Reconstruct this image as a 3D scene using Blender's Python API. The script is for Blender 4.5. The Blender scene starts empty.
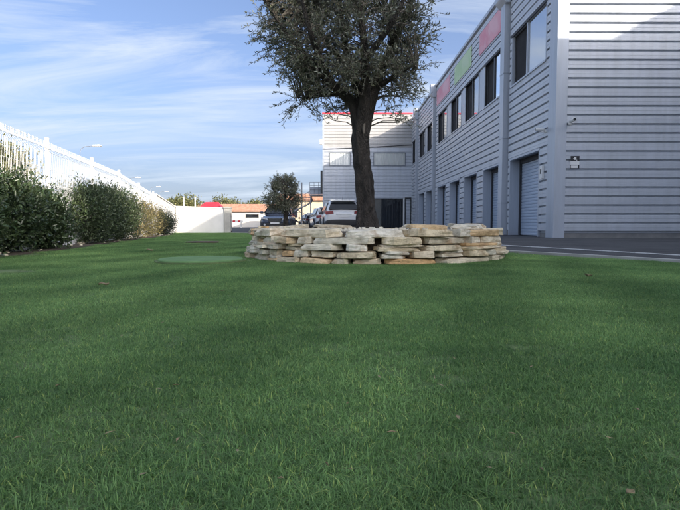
import bpy, bmesh, math, random
import numpy as np
from mathutils import Vector, Matrix, noise as mnoise

R = math.radians
random.seed(7)
rng = np.random.default_rng(11)
S = bpy.context.scene
COL = S.collection

# ------------------------------------------------------------------ camera
EYE = 0.37
cd = bpy.data.cameras.new('camera')
cam = bpy.data.objects.new('camera', cd)
COL.objects.link(cam)
cd.sensor_width = 36.0
cd.lens = 36.0 * 511 / 680
cd.clip_start = 0.02
cd.clip_end = 3000
cam.location = (0, 0, EYE)
cam.rotation_euler = (R(90 - 3.36), 0, R(-0.505))
S.camera = cam

# ------------------------------------------------------------------ sky + sun
SUN_EL, SUN_AZ = 20.8, 45.0          # azimuth measured from -Y (behind the camera) towards +X
W = bpy.data.worlds.new('World')
S.world = W
W.use_nodes = True
wn, wl = W.node_tree.nodes, W.node_tree.links
wn.clear()
sky = wn.new('ShaderNodeTexSky')
sky.sky_type = 'NISHITA'
sky.sun_disc = False
sky.sun_elevation = R(SUN_EL)
sky.sun_rotation = R(180 - SUN_AZ)    # 0 = +Y, clockwise seen from above
sky.altitude = 50
sky.air_density = 0.55
sky.dust_density = 6.0
sky.ozone_density = 1.8
tc = wn.new('ShaderNodeTexCoord')
sep = wn.new('ShaderNodeSeparateXYZ')
wl.new(tc.outputs['Generated'], sep.inputs[0])
zc = wn.new('ShaderNodeMath'); zc.operation = 'MAXIMUM'; zc.inputs[1].default_value = 0.0
wl.new(sep.outputs['Z'], zc.inputs[0])
za = wn.new('ShaderNodeMath'); za.operation = 'ADD'; za.inputs[1].default_value = 0.16
wl.new(zc.outputs[0], za.inputs[0])
dx = wn.new('ShaderNodeMath'); dx.operation = 'DIVIDE'
dy = wn.new('ShaderNodeMath'); dy.operation = 'DIVIDE'
wl.new(sep.outputs['X'], dx.inputs[0]); wl.new(za.outputs[0], dx.inputs[1])
wl.new(sep.outputs['Y'], dy.inputs[0]); wl.new(za.outputs[0], dy.inputs[1])
cmb = wn.new('ShaderNodeCombineXYZ')
wl.new(dx.outputs[0], cmb.inputs[0]); wl.new(dy.outputs[0], cmb.inputs[1])
mp = wn.new('ShaderNodeMapping')
mp.inputs['Rotation'].default_value = (0, 0, R(-14))
mp.inputs['Scale'].default_value = (0.7, 2.1, 1)
mp.inputs['Location'].default_value = (4.3, 6.1, 0)
wl.new(cmb.outputs[0], mp.inputs[0])
n1 = wn.new('ShaderNodeTexNoise')
n1.inputs['Scale'].default_value = 0.9; n1.inputs['Detail'].default_value = 10
n1.inputs['Roughness'].default_value = 0.62; n1.inputs['Distortion'].default_value = 0.9
wl.new(mp.outputs[0], n1.inputs['Vector'])
cr = wn.new('ShaderNodeValToRGB')
cr.color_ramp.elements[0].position = 0.42; cr.color_ramp.elements[0].color = (0, 0, 0, 1)
cr.color_ramp.elements[1].position = 0.66; cr.color_ramp.elements[1].color = (0.85, 0.85, 0.85, 1)
wl.new(n1.outputs['Fac'], cr.inputs[0])
mixc = wn.new('ShaderNodeMixRGB')
mixc.inputs[2].default_value = (2.7, 2.85, 3.0, 1)          # thin cirrus
wl.new(cr.outputs[0], mixc.inputs[0])
wl.new(sky.outputs[0], mixc.inputs[1])
hz1 = wn.new('ShaderNodeMath'); hz1.operation = 'MULTIPLY'; hz1.inputs[1].default_value = -6.5
wl.new(zc.outputs[0], hz1.inputs[0])
hz2 = wn.new('ShaderNodeMath'); hz2.operation = 'EXPONENT'; wl.new(hz1.outputs[0], hz2.inputs[0])
hz3 = wn.new('ShaderNodeMath'); hz3.operation = 'MULTIPLY'; hz3.inputs[1].default_value = .85
wl.new(hz2.outputs[0], hz3.inputs[0])
hmix = wn.new('ShaderNodeMixRGB'); hmix.inputs[2].default_value = (2.1, 2.4, 2.75, 1)   # pale haze all round the horizon
wl.new(hz3.outputs[0], hmix.inputs[0]); wl.new(mixc.outputs[0], hmix.inputs[1]); mixc = hmix
bg = wn.new('ShaderNodeBackground')
bg.inputs['Strength'].default_value = 0.125
tint = wn.new('ShaderNodeMixRGB'); tint.blend_type = 'MULTIPLY'; tint.inputs[0].default_value = 1
tint.inputs[2].default_value = (.90, .94, 1.0, 1)
wl.new(mixc.outputs[0], tint.inputs[1])
wl.new(tint.outputs[0], bg.inputs['Color'])
wo = wn.new('ShaderNodeOutputWorld')
wl.new(bg.outputs[0], wo.inputs['Surface'])

sd = bpy.data.lights.new('sun', 'SUN')
sd.energy = 2.0
sd.angle = R(0.5)
sd.color = (1.0, 0.90, 0.76)
sun = bpy.data.objects.new('sun', sd)
COL.objects.link(sun)
to_sun = Vector((math.sin(R(SUN_AZ)) * math.cos(R(SUN_EL)), -math.cos(R(SUN_AZ)) * math.cos(R(SUN_EL)), math.sin(R(SUN_EL))))
sun.rotation_euler = (-to_sun).to_track_quat('-Z', 'Y').to_euler()
sun.location = to_sun * 60

S.view_settings.view_transform = 'Standard'
S.view_settings.look = 'None'
S.view_settings.exposure = 1.5
S.view_settings.gamma = 1
S.view_settings.use_curve_mapping = False

# ------------------------------------------------------------------ helpers
def gp(x, y, z=0.0):
    """photo pixel -> point on the horizontal plane z."""
    v = Vector(((x - 340) / 511, (255 - y) / 511, -1))
    d = cam.rotation_euler.to_matrix() @ v
    t = (z - EYE) / d.z
    return Vector((d.x * t, d.y * t, z))

def tag(o, label=None, cat=None, group=None, kind=None):
    if label: o['label'] = label
    if cat: o['category'] = cat
    if group: o['group'] = group
    if kind: o['kind'] = kind
    return o

def thing(name, loc, label, cat, rz=0.0, group=None):
    o = bpy.data.objects.new(name, None)
    COL.objects.link(o)
    o.location = loc
    o.rotation_euler = (0, 0, rz)
    o.empty_display_size = 0.2
    return tag(o, label, cat, group)

def link(name, me, parent=None, loc=None, rot=None, scale=None):
    o = bpy.data.objects.new(name, me)
    COL.objects.link(o)
    if parent is not None: o.parent = parent
    if loc is not None: o.location = loc
    if rot is not None: o.rotation_euler = rot
    if scale is not None: o.scale = scale
    return o

def mesh_from(name, verts, faces, mats, smooth=False, fmat=None):
    me = bpy.data.meshes.new(name)
    me.from_pydata([tuple(v) for v in verts], [], faces)
    for m in (mats if isinstance(mats, (list, tuple)) else [mats]): me.materials.append(m)
    if fmat is not None: me.polygons.foreach_set('material_index', fmat)
    if smooth: me.polygons.foreach_set('use_smooth', [True] * len(me.polygons))
    me.update()
    return me

def np_mesh(name, V, F, mat, smooth=False):
    """fast mesh; V (n,3), F (m,k) with constant k."""
    me = bpy.data.meshes.new(name)
    V = np.asarray(V, np.float32); F = np.asarray(F, np.int32)
    me.vertices.add(len(V)); me.vertices.foreach_set('co', V.ravel())
    m, k = F.shape
    me.loops.add(m * k); me.loops.foreach_set('vertex_index', F.ravel())
    me.polygons.add(m)
    me.polygons.foreach_set('loop_start', np.arange(0, m * k, k, dtype=np.int32))
    if smooth: me.polygons.foreach_set('use_smooth', np.ones(m, bool))
    me.materials.append(mat)
    me.update(calc_edges=True)
    return me

class MB:
    """collects simple solids into one mesh"""
    def __init__(s): s.v = []; s.f = []
    def add(s, vs, fs):
        n = len(s.v); s.v += [tuple(p) for p in vs]; s.f += [tuple(i + n for i in f) for f in fs]; return s
    def box(s, x0, x1, y0, y1, z0, z1):
        vs = [(x0, y0, z0), (x1, y0, z0), (x1, y1, z0), (x0, y1, z0), (x0, y0, z1), (x1, y0, z1), (x1, y1, z1), (x0, y1, z1)]
        return s.add(vs, [(0, 3, 2, 1), (4, 5, 6, 7), (0, 1, 5, 4), (1, 2, 6, 5), (2, 3, 7, 6), (3, 0, 4, 7)])
    def prism(s, poly, axis, a, b):
        """poly of 2D points extruded along axis between a and b"""
        def P(p, t):
            return {'x': (t, p[0], p[1]), 'y': (p[0], t, p[1]), 'z': (p[0], p[1], t)}[axis]
        n = len(poly)
        vs = [P(p, a) for p in poly] + [P(p, b) for p in poly]
        fs = [tuple(range(n))[::-1], tuple(range(n, 2 * n))] + [(i, (i + 1) % n, n + (i + 1) % n, n + i) for i in range(n)]
        return s.add(vs, fs)
    def tube(s, pts, rad, seg=8, cap=True):
        pts = [Vector(p) for p in pts]
        rad = rad if isinstance(rad, (list, tuple)) else [rad] * len(pts)
        vs = []; fs = []
        up = Vector((0, 0, 1))
        for i, p in enumerate(pts):
            d = (pts[min(i + 1, len(pts) - 1)] - pts[max(i - 1, 0)]).normalized()
            a = d.cross(up if abs(d.z) < .95 else Vector((1, 0, 0))).normalized(); b = d.cross(a)
            for k in range(seg):
                t = 2 * math.pi * k / seg
                vs.append(p + (a * math.cos(t) + b * math.sin(t)) * rad[i])
        for i in range(len(pts) - 1):
            for k in range(seg):
                k2 = (k + 1) % seg
                fs.append((i * seg + k, i * seg + k2, (i + 1) * seg + k2, (i + 1) * seg + k))
        if cap:
            fs.append(tuple(range(seg))[::-1]); n = (len(pts) - 1) * seg
            fs.append(tuple(range(n, n + seg)))
        return s.add(vs, fs)
    def lathe(s, prof, axis='z', seg=20, c=(0, 0, 0), closed=False):
        """prof: (radius, height) pairs"""
        vs = []; fs = []
        for r, h in prof:
            for k in range(seg):
                t = 2 * math.pi * k / seg
                u, w = r * math.cos(t), r * math.sin(t)
                p = {'z': (u, w, h), 'x': (h, u, w), 'y': (u, h, w)}[axis]
                vs.append((p[0] + c[0], p[1] + c[1], p[2] + c[2]))
        m = len(prof)
        for i in range(m if closed else m - 1):
            j = (i + 1) % m
            for k in range(seg):
                k2 = (k + 1) % seg
                fs.append((i * seg + k, i * seg + k2, j * seg + k2, j * seg + k))
        if not closed:
            fs.append(tuple(range(seg))[::-1]); fs.append(tuple(range((m - 1) * seg, m * seg)))
        return s.add(vs, fs)
    def mesh(s, name, mat, smooth=False, bevel=0, recalc=True):
        me = mesh_from(name, s.v, s.f, mat, smooth)
        if recalc or bevel:
            bm = bmesh.new(); bm.from_mesh(me)
            bmesh.ops.recalc_face_normals(bm, faces=bm.faces)
            if bevel: bmesh.ops.bevel(bm, geom=list(bm.edges), offset=bevel, segments=2, affect='EDGES', profile=.7)
            bm.to_mesh(me); bm.free()
        return me
    def build(s, name, mat, parent=None, smooth=False, bevel=0, **k):
        return link(name, s.mesh(name, mat, smooth, bevel), parent, **k)

# ------------------------------------------------------------------ materials
def mat(name, c1, c2=None, scale=6.0, rough=.6, metal=0.0, bump=0.0, bscale=40.0, detail=5, stretch=(1, 1, 1),
        objrand=0.0, coord='Object', spec=.5, coat=0.0, lo=.35, hi=.65, trans=0.0):
    m = bpy.data.materials.new(name); m.use_nodes = True
    n, l = m.node_tree.nodes, m.node_tree.links
    b = n['Principled BSDF']
    b.inputs['Roughness'].default_value = rough; b.inputs['Metallic'].default_value = metal
    b.inputs['Specular IOR Level'].default_value = spec
    b.inputs['Coat Weight'].default_value = coat
    b.inputs['Transmission Weight'].default_value = trans
    b.inputs['Base Color'].default_value = (*c1, 1)
    t = n.new('ShaderNodeTexCoord'); mpn = n.new('ShaderNodeMapping')
    mpn.inputs['Scale'].default_value = stretch
    src = t.outputs[coord]
    oi = n.new('ShaderNodeObjectInfo')
    if objrand:
        ad = n.new('ShaderNodeVectorMath'); ad.operation = 'MULTIPLY_ADD'
        ad.inputs[1].default_value = (37.0, 53.0, 71.0)
        cx = n.new('ShaderNodeCombineXYZ')
        for i in range(3): l.new(oi.outputs['Random'], cx.inputs[i])
        l.new(cx.outputs[0], ad.inputs[0]); l.new(src, ad.inputs[2]); src = ad.outputs[0]
    l.new(src, mpn.inputs[0])
    col = None
    if c2 is not None:
        nz = n.new('ShaderNodeTexNoise'); nz.inputs['Scale'].default_value = scale; nz.inputs['Detail'].default_value = detail
        nz.inputs['Roughness'].default_value = .6
        l.new(mpn.outputs[0], nz.inputs['Vector'])
        r = n.new('ShaderNodeValToRGB')
        r.color_ramp.elements[0].position = lo; r.color_ramp.elements[0].color = (*c1, 1)
        r.color_ramp.elements[1].position = hi; r.color_ramp.elements[1].color = (*c2, 1)
        l.new(nz.outputs['Fac'], r.inputs[0]); col = r.outputs[0]
        if objrand:
            hs = n.new('ShaderNodeHueSaturation')
            mr = n.new('ShaderNodeMapRange'); mr.inputs['To Min'].default_value = 1 - objrand; mr.inputs['To Max'].default_value = 1 + objrand
            l.new(oi.outputs['Random'], mr.inputs['Value']); l.new(mr.outputs[0], hs.inputs['Value'])
            l.new(col, hs.inputs['Color']); col = hs.outputs[0]
        l.new(col, b.inputs['Base Color'])
    if bump:
        nb = n.new('ShaderNodeTexNoise'); nb.inputs['Scale'].default_value = bscale; nb.inputs['Detail'].default_value = 6
        l.new(mpn.outputs[0], nb.inputs['Vector'])
        bp = n.new('ShaderNodeBump'); bp.inputs['Strength'].default_value = 1.0; bp.inputs['Distance'].default_value = bump
        l.new(nb.outputs['Fac'], bp.inputs['Height']); l.new(bp.outputs[0], b.inputs['Normal'])
    return m

def leaf_mat(name, top, top2, under, rough=.45, transl=.25, nscale=3.0):
    m = bpy.data.materials.new(name); m.use_nodes = True
    n, l = m.node_tree.nodes, m.node_tree.links
    b = n['Principled BSDF']; b.inputs['Roughness'].default_value = rough
    g = n.new('ShaderNodeNewGeometry')
    nz = n.new('ShaderNodeTexNoise'); nz.inputs['Scale'].default_value = nscale; nz.inputs['Detail'].default_value = 3
    l.new(g.outputs['Position'], nz.inputs['Vector'])
    r = n.new('ShaderNodeValToRGB'); r.color_ramp.elements[0].position = .38; r.color_ramp.elements[1].position = .62
    r.color_ramp.elements[0].color = (*top, 1); r.color_ramp.elements[1].color = (*top2, 1)
    l.new(nz.outputs['Fac'], r.inputs[0])
    # each leaf its own tint
    hs = n.new('ShaderNodeHueSaturation')
    mr = n.new('ShaderNodeMapRange'); mr.inputs['To Min'].default_value = .6; mr.inputs['To Max'].default_value = 1.45
    l.new(g.outputs['Random Per Island'], mr.inputs['Value']); l.new(mr.outputs[0], hs.inputs['Value'])
    l.new(r.outputs[0], hs.inputs['Color'])
    mx = n.new('ShaderNodeMixRGB'); mx.inputs[2].default_value = (*under, 1)
    l.new(g.outputs['Backfacing'], mx.inputs[0]); l.new(hs.outputs[0], mx.inputs[1])
    l.new(mx.outputs[0], b.inputs['Base Color'])
    tr = n.new('ShaderNodeBsdfTranslucent'); l.new(hs.outputs[0], tr.inputs['Color'])
    ms = n.new('ShaderNodeMixShader'); ms.inputs[0].default_value = transl
    l.new(b.outputs[0], ms.inputs[1]); l.new(tr.outputs[0], ms.inputs[2])
    l.new(ms.outputs[0], n['Material Output'].inputs['Surface'])
    return m

M = {}
M['clad'] = mat('cladding_metal', (.535, .57, .63), (.595, .63, .685), 1.2, .42, 0.15, .0015, 3, stretch=(.25, .25, 3), objrand=.035)
M['clad_trim'] = mat('trim_metal', (.46, .505, .575), (.52, .56, .625), 1.5, .4, .15, stretch=(1, 1, .2))
M['clad_sunlit'] = mat('sunlit_cladding', (.43, .43, .43), (.49, .485, .48), 1.0, .45, .0, stretch=(.3, .3, 2))  # cladding copy for the sunlit parapet, sun's glare offset in its colour
def add_grime(m, amount=.22):
    n, l = m.node_tree.nodes, m.node_tree.links
    b = n['Principled BSDF']; src = b.inputs['Base Color'].links[0].from_socket
    g = n.new('ShaderNodeNewGeometry'); mpn = n.new('ShaderNodeMapping'); mpn.inputs['Scale'].default_value = (2.2, 2.2, .22)
    l.new(g.outputs['Position'], mpn.inputs[0])
    nz = n.new('ShaderNodeTexNoise'); nz.inputs['Scale'].default_value = 1.6; nz.inputs['Detail'].default_value = 7; nz.inputs['Roughness'].default_value = .7
    l.new(mpn.outputs[0], nz.inputs['Vector'])
    r = n.new('ShaderNodeValToRGB'); r.color_ramp.elements[0].position = .34; r.color_ramp.elements[0].color = (1 - amount, 1 - amount, 1 - amount * 1.1, 1)
    r.color_ramp.elements[1].position = .6; r.color_ramp.elements[1].color = (1, 1, 1, 1)
    l.new(nz.outputs['Fac'], r.inputs[0])
    mu = n.new('ShaderNodeMixRGB'); mu.blend_type = 'MULTIPLY'; mu.inputs[0].default_value = 1
    l.new(src, mu.inputs[1]); l.new(r.outputs[0], mu.inputs[2]); l.new(mu.outputs[0], b.inputs['Base Color'])
add_grime(M['clad'], .13); add_grime(M['clad_trim'], .13)
M['wall_back'] = mat('wall_core', (.20, .21, .23), (.25, .26, .28), 2, .8)
add_grime(M['clad_sunlit'], .12)
M['recess_shade'] = mat('shaded_reveal', (.045, .05, .06), (.06, .065, .075), 3, .7)  # rails and head trims, with the shade of the recess put into the colour
M['plinth'] = mat('concrete_plinth', (.20, .20, .20), (.28, .275, .265), 3, .85, bump=.002)
M['door'] = mat('roller_door', (.42, .50, .62), (.49, .56, .67), 1.3, .42, .1, stretch=(1, 1, .3))
M['dark_frame'] = mat('dark_frame', (.02, .022, .026), (.03, .032, .036), 6, .4)
M['frame_grey'] = mat('grey_window_frame', (.16, .18, .21), (.20, .22, .25), 5, .45)
M['reflection_panel'] = mat('pale_reflection', (.80, .83, .86), (.86, .88, .90), 1.5, .8, stretch=(6, 6, .4))  # pale tone stands in for sky reflected in the near panes
M['curtain'] = mat('curtain', (.82, .83, .80), (.88, .88, .85), 2, .85, stretch=(9, 9, .3))
M['room'] = mat('dark_room', (.015, .016, .02), (.03, .03, .034), 1.5, .9)  # near-black colour stands for the lack of light indoors
M['pink'] = mat('faded_pink_panel', (.74, .27, .34), (.79, .46, .51), 1.1, .5, lo=.4, hi=.6)
M['green_panel'] = mat('faded_green_panel', (.44, .64, .32), (.55, .70, .44), 1.1, .5, lo=.4, hi=.6)
M['red'] = mat('red_paint', (.60, .03, .05), (.68, .05, .07), 3, .4)
M['white_paint'] = mat('white_paint', (.78, .78, .76), (.84, .84, .82), 4, .45)
M['wire'] = mat('white_wire', (.80, .80, .79), None, rough=.4)
M['render_white'] = mat('white_render', (.72, .71, .70), (.80, .79, .78), 1.6, .85, bump=.002, bscale=30)
M['asphalt'] = mat('asphalt', (.034, .035, .039), (.075, .076, .079), .9, .85, bump=.004, bscale=180, detail=8)
M['ground'] = mat('earth', (.34, .31, .26), (.42, .39, .33), .4, .9)  # paled so its sunlit part bounces light into the shaded side
M['soil'] = mat('soil', (.075, .06, .042), (.13, .10, .07), 9, .95, bump=.02, bscale=25)
M['kerb'] = mat('kerb_concrete', (.38, .37, .35), (.50, .49, .46), 3, .85, bump=.002)
M['gravel'] = mat('white_gravel', (.62, .585, .49), (.74, .70, .60), 6, .8, bump=.003, objrand=.1)
M['rubber'] = mat('tyre_rubber', (.012, .012, .013), (.02, .02, .021), 8, .8)
M['alloy'] = mat('alloy_rim', (.30, .31, .33), (.36, .37, .39), 3, .3, .8)
M['car_white'] = mat('white_car_paint', (.72, .73, .74), (.76, .77, .78), 1, .25, 0, coat=.6)
M['car_dark'] = mat('dark_car_paint', (.035, .045, .075), (.045, .055, .085), 1, .22, .3, coat=.8)
M['car_black'] = mat('black_car_paint', (.02, .022, .026), (.03, .032, .036), 1, .25, .2, coat=.6)
M['black_plastic'] = mat('black_plastic', (.02, .02, .022), (.03, .03, .032), 10, .6)
M['car_glass'] = mat('car_glass', (.010, .012, .015), (.016, .018, .022), 2, .06, 0, coat=.3)
M['tail_red'] = mat('tail_lamp_red', (.20, .006, .010), (.28, .01, .014), 5, .15, coat=.6)
M['lamp_clear'] = mat('headlamp_clear', (.55, .58, .62), (.75, .77, .80), 12, .1, .2, coat=.8)
M['chrome'] = mat('chrome', (.55, .56, .58), None, rough=.15, metal=1)
M['galv'] = mat('galvanised_steel', (.34, .35, .37), (.42, .43, .45), 6, .5, .5)
M['cream'] = mat('cream_render', (.66, .56, .40), (.74, .64, .47), 1, .9)
M['house_white'] = mat('pale_render', (.74, .70, .64), (.80, .77, .71), .8, .9)
M['roof_tile'] = mat('clay_tile', (.40, .20, .13), (.52, .32, .22), 1.5, .85, stretch=(2, .6, 1), bump=.02, bscale=8)
M['cover_green'] = mat('green_plastic_lid', (.115, .23, .085), (.16, .29, .115), 5, .85, bump=.004, bscale=160)
M['dry_leaf'] = mat('dry_leaf', (.22, .17, .09), (.34, .28, .17), 20, .8)
M['bark'] = None

def glass_mat(name='window_glass', coat=0.0):
    m = bpy.data.materials.new(name); m.use_nodes = True
    n, l = m.node_tree.nodes, m.node_tree.links
    n.remove(n['Principled BSDF'])
    tr = n.new('ShaderNodeBsdfTransparent'); tr.inputs[0].default_value = (.96, .975, .98, 1)
    gl = n.new('ShaderNodeBsdfGlossy'); gl.inputs['Roughness'].default_value = .02; gl.inputs[0].default_value = (.85, .87, .9, 1)
    fr = n.new('ShaderNodeFresnel'); fr.inputs[0].default_value = 1.45
    ms = n.new('ShaderNodeMixShader')
    mxf = n.new('ShaderNodeMath'); mxf.operation = 'MAXIMUM'; mxf.inputs[1].default_value = coat
    l.new(fr.outputs[0], mxf.inputs[0]); l.new(mxf.outputs[0], ms.inputs[0]); l.new(tr.outputs[0], ms.inputs[1]); l.new(gl.outputs[0], ms.inputs[2])
    l.new(ms.outputs[0], n['Material Output'].inputs['Surface'])
    return m
M['glass'] = glass_mat()
M['coated_glass'] = glass_mat('coated_glass', .5)

def bark_mat():
    m = bpy.data.materials.new('olive_bark'); m.use_nodes = True
    n, l = m.node_tree.nodes, m.node_tree.links
    b = n['Principled BSDF']; b.inputs['Roughness'].default_value = .9
    t = n.new('ShaderNodeTexCoord'); mpn = n.new('ShaderNodeMapping'); mpn.inputs['Scale'].default_value = (1, 1, .32)
    l.new(t.outputs['Object'], mpn.inputs[0])
    v = n.new('ShaderNodeTexVoronoi'); v.inputs['Scale'].default_value = 42; v.feature = 'DISTANCE_TO_EDGE'
    nz = n.new('ShaderNodeTexNoise'); nz.inputs['Scale'].default_value = 18; nz.inputs['Detail'].default_value = 8
    l.new(mpn.outputs[0], nz.inputs['Vector'])
    mxv = n.new('ShaderNodeVectorMath'); mxv.operation = 'MULTIPLY_ADD'; mxv.inputs[1].default_value = (.09, .09, .09)
    l.new(nz.outputs['Color'], mxv.inputs[0]); l.new(mpn.outputs[0], mxv.inputs[2]); l.new(mxv.outputs[0], v.inputs['Vector'])
    r = n.new('ShaderNodeValToRGB')
    r.color_ramp.elements[0].position = .3; r.color_ramp.elements[0].color = (.014, .012, .010, 1)
    r.color_ramp.elements[1].position = .72; r.color_ramp.elements[1].color = (.075, .064, .055, 1)
    l.new(nz.outputs['Fac'], r.inputs[0]); l.new(r.outputs[0], b.inputs['Base Color'])
    ad = n.new('ShaderNodeMath'); ad.operation = 'ADD'; l.new(v.outputs['Distance'], ad.inputs[0]); l.new(nz.outputs['Fac'], ad.inputs[1])
    bp = n.new('ShaderNodeBump'); bp.inputs['Distance'].default_value = .05; bp.inputs['Strength'].default_value = 1
    l.new(ad.outputs[0], bp.inputs['Height']); l.new(bp.outputs[0], b.inputs['Normal'])
    return m
M['bark'] = bark_mat()
M['twig'] = mat('twig_bark', (.09, .08, .065), (.15, .135, .11), 12, .85)
M['olive_leaf'] = leaf_mat('olive_leaf', (.08, .098, .052), (.15, .16, .092), (.32, .34, .28), .36, .25)
M['laurel_leaf'] = leaf_mat('shrub_leaf', (.034, .062, .026), (.066, .10, .042), (.085, .12, .06), .3, .15)
M['privet_leaf'] = leaf_mat('shrub_leaf_mid', (.042, .072, .03), (.082, .112, .046), (.10, .13, .075), .36, .18)
M['yellow_leaf'] = leaf_mat('dry_shrub_leaf', (.16, .15, .05), (.30, .24, .11), (.26, .23, .13), .6, .3)
M['box_leaf_shaded'] = leaf_mat('shaded_shrub_leaf', (.010, .024, .010), (.018, .036, .016), (.025, .04, .022), .45, .06)  # leaf colour darkened to paint the shade on the end shrub
M['far_leaf'] = leaf_mat('far_tree_leaf', (.11, .13, .045), (.22, .21, .08), (.18, .2, .1), .6, .3, .6)

def stone_mat():
    m = bpy.data.materials.new('limestone'); m.use_nodes = True
    n, l = m.node_tree.nodes, m.node_tree.links
    b = n['Principled BSDF']; b.inputs['Roughness'].default_value = .88
    t = n.new('ShaderNodeTexCoord'); oi = n.new('ShaderNodeObjectInfo')
    cx = n.new('ShaderNodeCombineXYZ')
    for i in range(3): l.new(oi.outputs['Random'], cx.inputs[i])
    ad = n.new('ShaderNodeVectorMath'); ad.operation = 'MULTIPLY_ADD'; ad.inputs[1].default_value = (31, 47, 59)
    l.new(cx.outputs[0], ad.inputs[0]); l.new(t.outputs['Object'], ad.inputs[2])
    base = n.new('ShaderNodeValToRGB'); e = base.color_ramp.elements
    cols = [(0, (.74, .69, .56)), (.2, (.74, .63, .44)), (.34, (.70, .67, .57)), (.46, (.74, .69, .57)), (.52, (.68, .44, .22)), (.58, (.66, .50, .30)), (.64, (.74, .70, .60)), (.78, (.66, .58, .42)), (.9, (.78, .75, .66))]
    e[0].position, e[0].color = 0, (*cols[0][1], 1); e[1].position, e[1].color = 1, (.66, .60, .47, 1)
    for p, c in cols[1:]:
        q = e.new(p); q.color = (*c, 1)
    base.color_ramp.interpolation = 'LINEAR'
    l.new(oi.outputs['Random'], base.inputs[0])
    nz = n.new('ShaderNodeTexNoise'); nz.inputs['Scale'].default_value = 7; nz.inputs['Detail'].default_value = 8; nz.inputs['Roughness'].default_value = .68
    l.new(ad.outputs[0], nz.inputs['Vector'])
    rr = n.new('ShaderNodeValToRGB'); rr.color_ramp.elements[0].position = .30; rr.color_ramp.elements[0].color = (.52, .48, .42, 1)
    rr.color_ramp.elements[1].position = .58; rr.color_ramp.elements[1].color = (1.12, 1.1, 1.06, 1)
    l.new(nz.outputs['Fac'], rr.inputs[0])
    mu = n.new('ShaderNodeMixRGB'); mu.blend_type = 'MULTIPLY'; mu.inputs[0].default_value = 1
    l.new(base.outputs[0], mu.inputs[1]); l.new(rr.outputs[0], mu.inputs[2])
    # rusty veins
    nv = n.new('ShaderNodeTexNoise'); nv.inputs['Scale'].default_value = 3.2; nv.inputs['Detail'].default_value = 5; nv.inputs['Distortion'].default_value = 1.5
    l.new(ad.outputs[0], nv.inputs['Vector'])
    rv = n.new('ShaderNodeValToRGB'); rv.color_ramp.elements[0].position = .56; rv.color_ramp.elements[0].color = (0, 0, 0, 1)
    rv.color_ramp.elements[1].position = .74; rv.color_ramp.elements[1].color = (.8, .8, .8, 1)
    l.new(nv.outputs['Fac'], rv.inputs[0])
    mv = n.new('ShaderNodeMixRGB'); mv.inputs[2].default_value = (.36, .22, .11, 1)
    l.new(rv.outputs[0], mv.inputs[0]); l.new(mu.outputs[0], mv.inputs[1]); l.new(mv.outputs[0], b.inputs['Base Color'])
    bp = n.new('ShaderNodeBump'); bp.inputs['Distance'].default_value = .012; bp.inputs['Strength'].default_value = .9
    n2 = n.new('ShaderNodeTexNoise'); n2.inputs['Scale'].default_value = 26; n2.inputs['Detail'].default_value = 8
    mpn = n.new('ShaderNodeMapping'); mpn.inputs['Scale'].default_value = (1, 1, 2.6)
    l.new(ad.outputs[0], mpn.inputs[0]); l.new(mpn.outputs[0], n2.inputs['Vector'])
    l.new(n2.outputs['Fac'], bp.inputs['Height']); l.new(bp.outputs[0], b.inputs['Normal'])
    return m
M['stone'] = stone_mat()

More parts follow.
